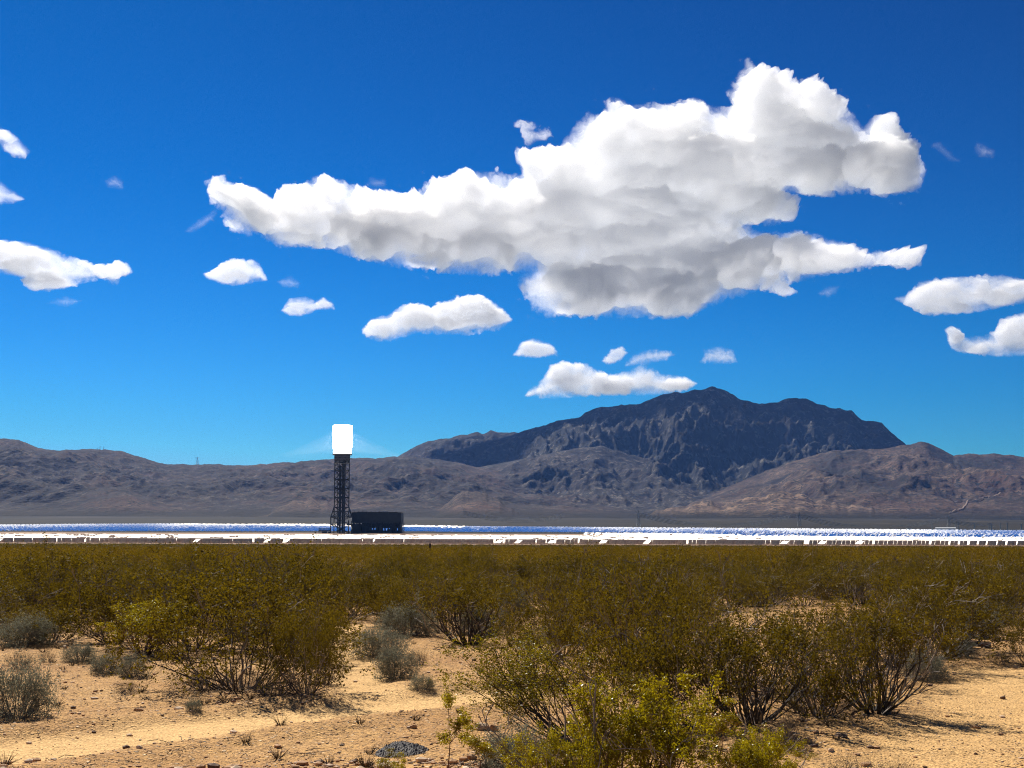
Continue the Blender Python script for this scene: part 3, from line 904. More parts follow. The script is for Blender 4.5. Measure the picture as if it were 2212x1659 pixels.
def build_condenser():
    cx0 = float(uz(759, 1150)[0]) * 1810; cx1 = float(uz(866, 1150)[0]) * 1810
    w = cx1 - cx0
    gx = (cx0 + cx1) / 2; gy = 1832.0
    g = float(gz(gx, gy)) - 0.2
    root = empty("condenser_building", (gx, gy, g), rad(0))
    tag(root, "wide black air-cooled condenser hall on columns next to the tower", "building")
    hw = w / 2; d = 21.0
    bx = MB()
    bx.box((-hw, -d, 13.2), (hw, d, 24.2))
    put("fan_hall", bx.mesh("fan_hall", M['cladding']), root)
    rf = MB()
    for a, b, z in ((-1.0, -0.80, 26.6), (-0.80, -0.36, 27.3), (-0.36, 0.06, 27.0), (0.06, 0.48, 27.3), (0.48, 0.86, 27.0), (0.86, 1.0, 26.3)):
        rf.box((a * hw + 0.05, -d + 0.6, 24.2), (b * hw - 0.05, d - 0.6, z))
    for s in np.linspace(-0.9, 0.8, 11):
        rf.bars([(s * hw, -d + 2, 25)], [(s * hw, -d + 2, 28.4)], 0.16)
    put("stepped_roof", rf.mesh("stepped_roof", M['cladding']), root)
    for s in np.linspace(-0.92, 0.94, 9):
        for y in (-d + 2.5, d - 2.5):
            m = MB(); m.box((s * hw - 0.9, y - 0.9, 0), (s * hw + 0.9, y + 0.9, 13.2))
            put("column", m.mesh("column", M['cladding']), root)
    br = MB()
    ss = np.linspace(-0.92, 0.94, 9) * hw
    for y in (-d + 2.5,):
        for a, b in zip(ss[:-1], ss[1:]):
            br.bars([(a, y, 7.5), (b, y, 7.5)], [(b, y, 13), (a, y, 13)], 0.3)
    put("bracing", br.mesh("bracing", M['steel']), root)
    du = MB()
    du.box((-hw - 0.5, -d - 3, 0), (-hw * 0.62, d - 8, 11.5))
    du.box((-hw * 0.62, -8, 0), (hw * 0.98, 10, 3.4))
    du.box((-hw * 0.3, -d - 1, 0), (hw * 0.1, -d + 2, 4.2))
    du.box((hw * 0.45, -d - 2, 0), (hw * 0.62, -d + 2, 5.2))
    du.box((-hw * 0.60, -d + 6, 3.4), (-hw * 0.28, d - 6, 12.9)); du.box((-hw * 0.05, -d + 8, 3.4), (hw * 0.12, d - 6, 11)); du.box((hw * 0.55, -d + 8, 3.4), (hw * 0.72, d - 6, 12)); du.box((hw * 0.85, -d + 8, 3.4), (hw * 0.97, d - 6, 12.8))
    du.box((-hw * 0.60, d - 5.6, 6.8), (hw * 0.96, d - 4.4, 13.1))
    put("machine_house", du.mesh("machine_house", M['cladding']), root)
    st = MB()
    for z in (0.2, 3.4, 6.6, 9.8):
        st.box((hw + 0.2, -4, z), (hw + 2.6, 4, z + 0.3))
        st.bars([(hw + 2.5, -4, z), (hw + 2.5, 4, z)], [(hw + 2.5, -4, z + 3.2), (hw + 2.5, 4, z + 3.2)], 0.16)
        st.bars([(hw + 1.4, -4, z)], [(hw + 1.4, 4, z + 3.2)], 0.3)
    put("stair", st.mesh("stair", M['steel']), root)
    # low pipe rack on the tower's other side
    px = float(uz(702, 1150)[0]) * 1800
    g2 = float(gz(px, 1800)) - 0.2
    r2 = empty("pipe_rack", (px, 1800, g2))
    tag(r2, "low dark pipe rack with railings at the lattice tower's left foot", "pipe rack")
    m = MB()
    for x in np.linspace(-7.5, 7.5, 7):
        m.bars([(x, -2, 0), (x, 2, 0)], [(x, -2, 6.4), (x, 2, 6.4)], 0.22)
    m.bars([(-7.5, -2, 6.3), (-7.5, -2, 5.3), (-7.5, 2, 6.3)], [(7.5, -2, 6.3), (7.5, -2, 5.3), (7.5, 2, 6.3)], 0.18)
    put("frame", m.mesh("frame", M['steel']), r2)
    m = MB(); m.box((-7.5, -1.6, 3.4), (7.5, 1.6, 4.3)); m.box((-3.5, -1.5, 0), (2.5, 1.5, 2.6)); m.box((4.2, -1.4, 0), (6.8, 1.4, 1.8))
    put("pipe_tray", m.mesh("pipe_tray", M['cladding']), r2)
build_condenser()

# ------------------------------------------------------------------ heliostats
def unit(v):
    v = np.asarray(v, float)
    return v / np.linalg.norm(v, axis=-1, keepdims=True)


def helio_geo(n, pos, w=2.25, h=3.2, post=True):
    """boxes for mirror facets with normals n at pivots pos; returns verts, faces, material ids (0 mirror, 1 back)"""
    n = unit(np.atleast_2d(n)); pos = np.atleast_2d(pos)
    r = unit(np.cross(np.array([[0, 0, 1.0]]), n)); up = np.cross(n, r)
    V = []; 
    quads = np.array([(4, 5, 6, 7), (3, 2, 1, 0), (0, 1, 5, 4), (1, 2, 6, 5), (2, 3, 7, 6), (3, 0, 4, 7)])
    out_v = []; out_f = []; mi = []; off = 0
    for side in (-1, 1):
        c = pos + r * side * (w / 2 + 0.12)
        co = []
        for dn in (-0.05, 0.05):
            for a, b in ((-1, -1), (1, -1), (1, 1), (-1, 1)):
                co.append(c + r * a * w / 2 + up * b * h / 2 + n * dn)
        v = np.stack(co, 1).reshape(-1, 3)
        f = (quads[None] + (np.arange(len(pos)) * 8)[:, None, None]).reshape(-1, 4) + off
        out_v.append(v); out_f.append(f); off += len(v)
        mi.append(np.tile([0, 1, 1, 1, 1, 1], len(pos)))
    if post:
        p0 = pos.copy(); p0[:, 2] -= 2.2
        v, f = tubes(p0, pos - n * 0.15, 0.13, 0.11, 4)
        out_v.append(v); out_f.append(f + off); mi.append(np.ones(len(f), int)); off += len(v)
        v, f = tubes(pos - r * w - n * 0.16, pos + r * w - n * 0.16, 0.09, 0.09, 4)
        out_v.append(v); out_f.append(f + off); mi.append(np.ones(len(f), int))
    return np.concatenate(out_v), np.concatenate(out_f), np.concatenate(mi)


def build_heliostats():
    rng = np.random.RandomState(3)
    rec = np.array([TX, TY, TZ + 120.0])
    # nearest three rows: each heliostat an object
    protos = []
    for k in range(3):
        nn = unit(SUN + unit(np.array([-0.1 + 0.1 * k, 1, 0.13])))
        v, f, mi = helio_geo([nn], [[0, 0, 2.2]])
        protos.append(mesh_np("heliostat", v, f, [M['mirror'], M['mirror_back']], mi))
    ng = unit(SUN + np.array([0, -1, 0.0]))
    v, f, mi = helio_geo([ng], [[0, 0, 2.2]])
    glint = mesh_np("glinting_heliostat", v, f, [M['mirror_dusty'], M['mirror_back']], mi)
    cnt = 0
    for row, Y0 in enumerate((872.0, 884.0, 897.0)):
        x = -0.385 * Y0
        k = 0
        while x < 0.385 * Y0 and cnt < 300:
            x += 5.6 + rng.rand() * 0.5
            k += 1
            if rng.rand() < 0.16:
                x += 1.5 + rng.rand() * 3.5          # a gap
            y = Y0 + fbm(np.array(x * 0.01), np.array(row * 3.0), 2, 7) * 4 + rng.randn() * 0.5
            g = float(gz(x, y)) - 0.05
            turned = rng.rand() < 0.07
            o = put("heliostat", glint if turned else protos[rng.randint(3)], loc=(x, y, g))
            o.rotation_euler = (0, 0, rng.randn() * 0.05)
            if turned:
                tag(o, "heliostat turned to flash white sunlight among dark backs in the front rows", "heliostat", "front-row heliostats flashing white")
            else:
                tag(o, "heliostat showing its dark back in the front rows of the mirror field", "heliostat", "front-row heliostats seen from behind")
            cnt += 1
    # the rest of the field
    P = []; NN = []; ids = []
    for Y in np.concatenate([np.arange(909, 1440, 10.5), np.arange(1540, 1745, 9.0), np.arange(1850, 2660, 9.0)]):
        lo, hi = -0.40 * Y, 0.40 * Y
        xs = np.arange(lo, hi, 6.6) + rng.rand() * 6 
        xs = xs + rng.randn(len(xs)) * 0.5
        ys = Y + rng.randn(len(xs)) * 0.6
        # outline of the field's far side
        pxs = 1106 + xs / ys * F
        yfar = np.interp(pxs, [-200, 0, 360, 735, 1106, 1500, 2212, 2400], [2380, 2460, 2640, 2600, 2420, 2260, 2080, 2040])
        ok = ys < yfar + fbm(xs * 0.02, ys * 0 + 3.0, 2, 3) * 25
        ok &= ~((np.abs(xs - TX - 20) < 95) & (np.abs(ys - TY) < 75))
        xs, ys = xs[ok], ys[ok]
        if 1500 < Y < 1800:
            keep = xs / ys * F + 1106 > 1250 + rng.rand(len(xs)) * 250
            xs, ys = xs[keep], ys[keep]; 
        if not len(xs): continue
        pxk = 1106 + xs / ys * F
        p = np.stack([xs, ys, gz(xs, ys) + 2.15], -1)
        toR = unit(rec - p)
        toC = unit(np.array([0, 0, CAM_H]) - p)
        if Y < 1800:
            right = smooth(1300, 1900, pxk)
            lim = 1700 - 330 * right
            flash = (ys < lim) & (rng.rand(len(ys)) < 0.97)
            back = unit(SUN + toR)
            n1 = unit(SUN + toC) 
            n2 = unit(SUN + toR)
            far_aim = unit(unit(np.array([-0.08, 0.956, 0.297])) + toC)      # resting: showing blue sky
            n = np.where(flash[:, None], n1, far_aim)
            n = np.where((~flash & (ys < lim))[:, None], back, n)
            n = unit(n + rng.randn(*n.shape) * np.where(flash, 0.10, 0.03)[:, None])
            ids.append(np.where(flash, 0, 2))
        else:
            n = unit(unit(np.array([-0.08, 0.956, 0.297])) + toC)
            rim = ys > np.interp(pxk, [-200, 330, 380, 700, 1000, 1150], [9999, 9999, 2540, 2380, 2230, 9999])
            rim &= rng.rand(len(rim)) < 0.30 * smooth(300, 520, pxk) * smooth(1150, 850, pxk) + 0.04
            n = np.where(rim[:, None], unit(SUN + toC), n)
            n = unit(n + rng.randn(*n.shape) * 0.0022)
            ids.append(np.where(rim, 0, 2))
        P.append(p); NN.append(n)
    P = np.concatenate(P); NN = np.concatenate(NN); ids = np.concatenate(ids)
    v, f, mi = helio_geo(NN, P, w=2.3, h=3.2, post=False)
    idr = np.concatenate([np.repeat(ids, 6), np.repeat(ids, 6)])
    mi = np.where(mi == 1, 1, idr)
    me = mesh_np("heliostat_field", v, f, [M['mirror_dusty'], M['mirror_back'], M['mirror']], mi)
    o = put("heliostat_field", me)
    tag(o, "broad field of heliostat mirrors, glaring white before the tower and blue beyond", "mirror field", kind="stuff")
build_heliostats()

# ------------------------------------------------------------------ power line, poles, small far things
def lattice_pylon(name, x, y, h, w, label, group=None, mat='galv', arms=2):
    g = mz(x, y) if y > 5200 else float(gz(x, y))
    root = empty(name, (x, y, g - 0.5))
    tag(root, label, "pylon", group)
    m = MB()
    cor = [(-1, -1), (1, -1), (1, 1), (-1, 1)]
    lv = np.linspace(0, 1, 7)
    wd = lambda s: w * (1 - 0.82 * s)
    for s0, s1 in zip(lv[:-1], lv[1:]):
        for k in range(4):
            a = np.array(cor[k]); b = np.array(cor[(k + 1) % 4])
            A0 = (a[0] * wd(s0), a[1] * wd(s0), s0 * h); A1 = (a[0] * wd(s1), a[1] * wd(s1), s1 * h)
            B0 = (b[0] * wd(s0), b[1] * wd(s0), s0 * h); B1 = (b[0] * wd(s1), b[1] * wd(s1), s1 * h)
            r = h * 0.006
            m.bars([A0, A0, B0], [A1, B1, A1], r)
    put("mast", m.mesh("mast", M[mat]), root)
    for i in range(arms):
        z = h * (0.78 + 0.18 * i)
        a = MB()
        L = w * 2.2
        a.bars([(-L, 0, z), (-L, 0, z)], [(L, 0, z), (0, 0, z + h * 0.05)], h * 0.006)
        a.bars([(L, 0, z)], [(0, 0, z + h * 0.05)], h * 0.006)
        put("cross_arm", a.mesh("cross_arm", M[mat]), root)
    return root


def monopole(px, ptop, pbase, D, label, arms=3):
    u, zt = uz(px, ptop); _, zb = uz(px, pbase)
    x = float(u) * D; g = float(gz(x, D))
    h = CAM_H + float(zt) * D - g
    root = empty("utility_pole", (x, D, g - 0.3))
    tag(root, label, "utility pole", "power poles by the mirror field's right end")
    m = MB(); m.bars([(0, 0, 0)], [(0, 0, h)], 0.75, 0.4, 8)
    put("pole", m.mesh("pole", M['galv']), root)
    for i in range(arms):
        a = MB(); z = h * (0.94 - 0.12 * i)
        a.bars([(-2.6, 0, z)], [(2.6, 0, z)], 0.22)
        put("cross_arm", a.mesh("cross_arm", M['galv']), root)

for px, pt, pb, dD, lab, arms in (
        (2013, 1129, 1154, 2180, "slim grey power pole standing apart, left of the other poles", 0),
        (2063, 1130, 1154, 2175, "slim power pole close beside the thick twin-armed one", 1),
        (2069, 1127, 1154, 2165, "stout power pole with cross arms in the close pair", 3),
        (2105, 1130, 1155, 2180, "slim bare power pole between the two pairs of poles", 1),
        (2136, 1129, 1155, 2180, "slim power pole, the paler of the second close pair", 2),
        (2141, 1130, 1155, 2168, "power pole with three arms in the second close pair", 3),
        (2161, 1130, 1155, 2185, "thin power pole just right of the second pair", 1),
        (2176, 1128, 1155, 2175, "power pole with wide cross arms next to the last thin pole", 3),
        (2206, 1131, 1156, 2180, "power pole farthest to the right end of the row", 2)):
    monopole(px, pt, pb, dD, lab, arms)


def wire(p0, p1, sag, label, r=0.34, D0=2650.0, n=4):
    root = empty("power_line")
    u0, z0 = uz(*p0); u1, z1 = uz(*p1)
    a = np.array([float(u0) * D0, D0, CAM_H + float(z0) * D0]); b = np.array([float(u1) * D0, D0 + 60, CAM_H + float(z1) * (D0 + 60)])
    root.location = tuple(a)
    tag(root, label, "power line")
    t = np.linspace(0, 1, 41)
    for k in range(n):
        p = a[None] + (b - a)[None] * t[:, None]
        p[:, 2] -= sag * 4 * t * (1 - t) * D0 / F
        p[:, 1] += k * 5.0; p[:, 2] -= k * 2.1
        v, f = tubes(p[:-1] - a, p[1:] - a, r, r, 5)
        put("conductor", mesh_np("conductor", v, f, M['wire']), root)

wire((1000, 1103), (1215, 1112), 13, "faint sagging power cables in front of the low tan hill")
wire((1385, 1108), (1720, 1113), 22, "sagging power cables spanning below the mountain's middle")
wire((1735, 1112), (2052, 1119), 22, "sagging power cables ending at the lattice pylon")
wire((2052, 1119), (2320, 1133), 14, "sagging power cables running right over the power poles")
for px, py, lab in ((2052, 1117, "grey lattice pylon carrying the cables above the power poles"), (1728, 1110, "faint lattice pylon between two cable spans below the mountain"), (1380, 1106, "faint lattice pylon at the left end of the middle cable span")):
    u, zt = uz(px, py); D0 = 2660.0
    x = float(u) * D0; g = float(gz(x, D0))
    lattice_pylon("transmission_pylon", x, D0 + 8, CAM_H + float(zt) * D0 - g + 3, 3.6, lab)

# masts and a pylon on the ridge line
def ridge_y(px):
    uu = float(uz(px, 970)[0]); j = int(np.clip(np.searchsorted(MU, uu), 1, len(MU) - 1))
    zz = (MH[:, j] - CAM_H) / MY; i = int(np.argmax(zz))
    return uu * MY[i], float(MY[i])
x, y = ridge_y(427)
lattice_pylon("ridge_pylon", x, y, 46, 8, "pale lattice pylon on the saddle of the left ridge", arms=2)
for px, h, lab in ((216, 26, "tallest antenna mast on the crest of the left ridge"), (210, 14, "stub antenna mast beside the tallest on the left ridge"), (224, 20, "medium antenna mast right of the tallest on the left ridge")):
    x, y = ridge_y(px); g = mz(x, y)
    r0 = empty("antenna_mast", (x, y, g - 2)); tag(r0, lab, "antenna mast", "antenna masts on the left ridge")
    m = MB(); m.bars([(0, 0, 0)], [(0, 0, h)], 1.5, 0.8, 5); put("mast", m.mesh("mast", M['steel']), r0)
    m = MB(); m.box((-2.2, -1, h * 0.6), (2.2, 1, h * 0.72)); m.box((-1.6, -1, h * 0.84), (1.6, 1, h * 0.9)); put("dishes", m.mesh("dishes", M['galv']), r0)

# long white shed and its small neighbour by the far edge of the field
u, zr = uz(2043, 1151); D0 = 2165.0
x = float(u) * D0; g = float(gz(x, D0))
r0 = empty("long_shed", (x, D0, g)); tag(r0, "long low white shed behind the far right mirrors", "shed")
m = MB(); m.box((-15, -4, -0.5), (15, 4, 4.4)); put("wall", m.mesh("wall", M['white']), r0)
m = MB(); m.add([(-15.5, -4.5, 4.4), (15.5, -4.5, 4.4), (15.5, 4.5, 4.4), (-15.5, 4.5, 4.4), (-15.5, 0, 5.8), (15.5, 0, 5.8)], [(0, 1, 5, 4), (2, 3, 4, 5), (3, 2, 1, 0)]); m.add([(-15.5, -4.5, 4.4), (-15.5, 4.5, 4.4), (-15.5, 0, 5.8), (15.5, -4.5, 4.4), (15.5, 4.5, 4.4), (15.5, 0, 5.8)], [(0, 2, 1), (3, 4, 5)]); put("roof", m.mesh("roof", M['white']), r0)
u, zr = uz(1964, 1150); x = float(u) * D0; g = float(gz(x, D0))
r0 = empty("small_hut", (x, D0, g)); tag(r0, "tiny pale hut at the far mirrors' edge, left of the long white shed", "hut")
m = MB(); m.box((-3, -2.5, -0.5), (3, 2.5, 3.4)); put("wall", m.mesh("wall", M['galv']), r0)
m = MB(); m.box((-3.4, -2.9, 3.4), (3.4, 2.9, 3.9)); put("roof", m.mesh("roof", M['white']), r0)

# dirt road climbing the far slope, and the pale gravel strip by the poles
def strip(name, pts, width, mat, lift=1.5):
    P = []
    dense = []
    for (a, b), (c, d) in zip(pts[:-1], pts[1:]):
        for s in np.linspace(0, 1, 7)[:-1]:
            dense.append((a + (c - a) * s, b + (d - b) * s))
    dense.append(pts[-1])
    for p in dense:
        P.append(land_hit(*p))
    P = np.array(P)
    V = []
    for i in range(len(P)):
        d = P[min(i + 1, len(P) - 1)] - P[max(i - 1, 0)]
        nrm = np.array([-d[1], d[0], 0.0]); nrm /= np.linalg.norm(nrm) + 1e-9
        for s in (-1, 1):
            q = P[i] + nrm * s * width / 2
            q[2] = (mz(q[0], q[1]) if q[1] > 5200 else float(gz(q[0], q[1]))) + lift
            V.append(q)
    n = len(P)
    f = [(2 * i, 2 * i + 1, 2 * i + 3, 2 * i + 2) for i in range(n - 1)]
    tag(put(name, mesh_np(name, np.array(V), np.array(f), mat)), kind="structure")
M['dirt'] = simple("pale_dirt_road", (0.22, 0.15, 0.10), 0.95, 0, 0.15, 0.02)
strip("hill_road", [(2165, 1066), (2140, 1074), (2118, 1078), (2090, 1082), (2087, 1090), (2078, 1100), (2050, 1108)], 6, M['dirt'])

# ------------------------------------------------------------------ shrubs
def grow(rng, n_stem, H, spread, levels, lean=None, up=0.25, wob=0.16, r0=0.012, base_r=0.12):
    """segments of a branching shrub. levels: (children per stem, steps, step length, angle); returns p0, p1, r0, r1 and tips (pos, dir)"""
    az = rng.rand(n_stem) * 2 * np.pi
    tilt = np.sqrt(rng.rand(n_stem)) * spread
    d = np.stack([np.sin(tilt) * np.cos(az), np.sin(tilt) * np.sin(az), np.cos(tilt)], -1)
    if lean is not None:
        d = unit(d + np.array(lean))
    p = np.stack([np.cos(az), np.sin(az), az * 0], -1) * (base_r * np.sqrt(rng.rand(n_stem)))[:, None]
    p[:, 2] = -0.03
    r = r0 * (0.6 + 0.6 * rng.rand(n_stem))
    L0, L1, R0, R1 = [], [], [], []
    tips_p, tips_d = [], []
    for lv, (kids, steps, sl, ang) in enumerate(levels):
        m = len(p)
        hist_p, hist_d, hist_r = [], [], []
        ln = sl * (0.65 + 0.6 * rng.rand(m))
        for s in range(steps):
            d = unit(d + rng.randn(m, 3) * wob + np.array([0, 0, up * (0.6 if lv == 0 else 0.35)]))
            q = p + d * ln[:, None]
            q[:, 2] = np.maximum(q[:, 2], 0.02)
            r2 = r * (0.86 if lv == 0 else 0.8)
            L0.append(p); L1.append(q); R0.append(r); R1.append(r2)
            p, r = q, r2
            hist_p.append(p); hist_d.append(d); hist_r.append(r)
        if lv == len(levels) - 1:
            for a, b in zip(hist_p, hist_d):
                tips_p.append(a); tips_d.append(b)
            break
        # children
        HP = np.stack(hist_p, 1); HD = np.stack(hist_d, 1); HR = np.stack(hist_r, 1)
        lo = max(0, steps // 3)
        pick = rng.randint(lo, steps, (m, kids)); pick[:, 0] = steps - 1
        ii = np.repeat(np.arange(m), kids); jj = pick.ravel()
        p = HP[ii, jj]; d = HD[ii, jj]; r = HR[ii, jj] * 0.72
        d = unit(d + rng.randn(len(p), 3) * ang)
    return (np.concatenate(L0), np.concatenate(L1), np.concatenate(R0), np.concatenate(R1), np.concatenate(tips_p), np.concatenate(tips_d))


def leaves(rng, pos, dirs, per, size, jit, aspect=0.55):
    n = len(pos) * per
    P = np.repeat(pos, per, 0) + rng.randn(n, 3) * jit
    D = unit(np.repeat(dirs, per, 0) * 0.6 + rng.randn(n, 3))
    Q = unit(np.cross(D, rng.randn(n, 3)))
    s = size * (0.6 + 0.8 * rng.rand(n))[:, None]
    v = np.stack([P - D * s * 0.5, P + Q * s * aspect * 0.5, P + D * s * 0.5, P - Q * s * aspect * 0.5], 1).reshape(-1, 3)
    f = np.arange(n * 4).reshape(-1, 4)
    # foliage of one twig cluster shares its tone, varied by noise
    cl = np.clip(0.5 + 1.1 * fbm(pos[:, 0] * 5 + pos[:, 2] * 3.1, pos[:, 1] * 5 - pos[:, 2] * 4.3, 3, rng.randint(1, 60)) + 0.18 * rng.randn(len(pos)), 0, 1)
    leaves.tone = np.repeat(np.repeat(cl, per), 4).astype(np.float32)
    return v, f


def shrub_proto(seed, kind):
    rng = np.random.RandomState(seed)
    if kind == 'creosote':
        p0, p1, r0, r1, tp, td = grow(rng, 28, 1, 1.52, [(4, 5, 0.15, 0.5), (4, 4, 0.095, 0.55), (3, 3, 0.062, 0.55), (0, 3, 0.042, 0.45)], r0=0.010, up=0.13, base_r=0.22)
        keep = tp[:, 2] > 0.02 + 0.30 * rng.rand(len(tp))
        lv, lf = leaves(rng, tp[keep], td[keep], 3, 0.031, 0.022)
        lm, sm = M['leaf'], M['stem']
    elif kind == 'airy':
        p0, p1, r0, r1, tp, td = grow(rng, 26, 1, 1.35, [(4, 6, 0.14, 0.5), (4, 4, 0.09, 0.6), (3, 3, 0.06, 0.6), (0, 3, 0.04, 0.5)], r0=0.012, up=0.12, wob=0.22, base_r=0.2)
        keep = (tp[:, 2] > 0.25 + 0.4 * rng.rand(len(tp))) & (rng.rand(len(tp)) < 0.55)
        lv, lf = leaves(rng, tp[keep], td[keep], 3, 0.028, 0.022)
        lm, sm = M['leaf'], M['stem_grey']
    elif kind == 'bare':
        p0, p1, r0, r1, tp, td = grow(rng, 40, 1, 1.2, [(3, 6, 0.14, 0.3), (3, 4, 0.085, 0.35), (0, 4, 0.055, 0.35)], r0=0.015, up=0.35)
        keep = tp[:, 2] > 0.50 + 0.45 * rng.rand(len(tp))
        lv, lf = leaves(rng, tp[keep], td[keep], 6, 0.029, 0.024)
        lm, sm = M['leaf'], M['stem']
    elif kind == 'sunlit':
        p0, p1, r0, r1, tp, td = grow(rng, 22, 1, 0.85, [(4, 5, 0.125, 0.35), (4, 4, 0.08, 0.42), (3, 3, 0.05, 0.45), (0, 3, 0.032, 0.4)], r0=0.011, up=0.4)
        keep = tp[:, 2] > 0.16 + 0.2 * rng.rand(len(tp))
        lv, lf = leaves(rng, tp[keep], td[keep], 9, 0.0175, 0.015, 0.68)
        lm, sm = M['leaf_sunlit'], M['stem_red']
    elif kind == 'fan':
        p0, p1, r0, r1, tp, td = grow(rng, 26, 1, 0.75, [(4, 7, 0.135, 0.22), (4, 4, 0.075, 0.4), (0, 4, 0.045, 0.4)], lean=(-0.75, 0.1, 0.1), up=0.12, wob=0.1, r0=0.010)
        keep = rng.rand(len(tp)) < smooth(0.1, 0.7, np.linalg.norm(tp, axis=1))
        lv, lf = leaves(rng, tp[keep], td[keep], 8, 0.017, 0.020, 0.6)
        lm, sm = M['leaf_mid'], M['stem']
    elif kind == 'sprig':
        p0, p1, r0, r1, tp, td = grow(rng, 1, 1, 0.12, [(7, 9, 0.085, 0.55), (4, 4, 0.05, 0.55), (0, 3, 0.035, 0.45)], r0=0.010, up=0.35, wob=0.09, base_r=0.01)
        lv, lf = leaves(rng, tp, td, 34, 0.016, 0.018, 0.65)
        lm, sm = M['leaf_sunlit'], M['stem_red']
    elif kind == 'sage':
        p0, p1, r0, r1, tp, td = grow(rng, 60, 1, 1.45, [(4, 3, 0.075, 0.5), (3, 3, 0.05, 0.6), (0, 3, 0.035, 0.6)], r0=0.005, up=0.12, wob=0.25, base_r=0.1)
        lv, lf = leaves(rng, tp, td, 5, 0.016, 0.016, 0.5)
        lm, sm = M['leaf_sage'], M['stem_grey']
    elif kind == 'dry':
        p0, p1, r0, r1, tp, td = grow(rng, 44, 1, 1.25, [(4, 3, 0.085, 0.5), (3, 3, 0.055, 0.6), (0, 3, 0.04, 0.6)], r0=0.005, up=0.15, wob=0.28, base_r=0.08)
        lv, lf = leaves(rng, tp[::2], td[::2], 2, 0.014, 0.02, 0.5)
        lm, sm = M['leaf_dry'], M['stem_grey']
    ext = np.percentile(np.abs(lv[:, :2]), 97); hz = np.percentile(lv[:, 2], 99)
    sv, sf = tubes(p0, p1, r0, r1, 3)
    fol = mesh_np("foliage", lv, lf, lm)
    fol.attributes.new("tone", 'FLOAT', 'POINT').data.foreach_set("value", leaves.tone)
    parts = [("foliage", fol), ("stems", mesh_np("stems", sv, sf, sm))]
    if kind in ('creosote', 'bare', 'sunlit', 'airy'):
        # a few bleached dead branches among the living ones
        q0, q1, a0, a1, _, _ = grow(rng, 7, 1, 1.1, [(3, 6, 0.17, 0.5), (3, 4, 0.08, 0.6), (0, 3, 0.05, 0.6)], r0=0.015, wob=0.28)
        v, f = tubes(q0, q1, np.maximum(a0, 0.004), np.maximum(a1, 0.0035), 3)
        nst = len(sf)
        parts[1] = ("stems", mesh_np("stems", np.concatenate([sv, v]), np.concatenate([sf, f + len(sv)]), [sm, M['stem_pale']], np.r_[np.zeros(nst, int), np.ones(len(f), int)]))
    return dict(parts=parts, ext=float(ext), h=float(hz))


PROTO = {}
for kind, seeds in (('creosote', (11, 12, 13, 14, 15)), ('bare', (21, 22)), ('airy', (24, 25)), ('sunlit', (31, 32, 33)), ('fan', (41,)), ('sprig', (52, 53, 57)), ('sage', (61, 62, 63)), ('dry', (71, 72))):
    PROTO[kind] = [shrub_proto(s, kind) for s in seeds]

NAMES = {'creosote': ('creosote_bush', 'bush'), 'bare': ('creosote_bush', 'bush'), 'airy': ('creosote_bush', 'bush'), 'sunlit': ('creosote_bush', 'bush'), 'fan': ('creosote_bush', 'bush'), 'sprig': ('creosote_sapling', 'sapling'), 'sage': ('bursage_shrub', 'shrub'), 'dry': ('dry_shrub', 'shrub')}
_used = {}


def shrub(kind, x, y, w, h, label, group=None, var=0, rz=None, rng=random):
    pr = PROTO[kind][var % len(PROTO[kind])]
    nm, cat = NAMES[kind]
    root = empty(nm, (x, y, float(gz(x, y)) - 0.02), rng.random() * 6.28 if rz is None else rz)
    sxy = (w / 2) / pr['ext']; sz = h / pr['h']
    root.scale = (sxy, sxy, sz)
    for pn, me in pr['parts']:
        put(pn, me, root)
    tag(root, label, cat, group)
    return root


def shrub_px(kind, px, py, wpx, hpx, label, group=None, var=0, rz=None):
    x, y, z = gpt(px, py)
    k = y / F
    return shrub(kind, x, y, wpx * k, hpx * k, label, group, var, rz)

random.seed(5)
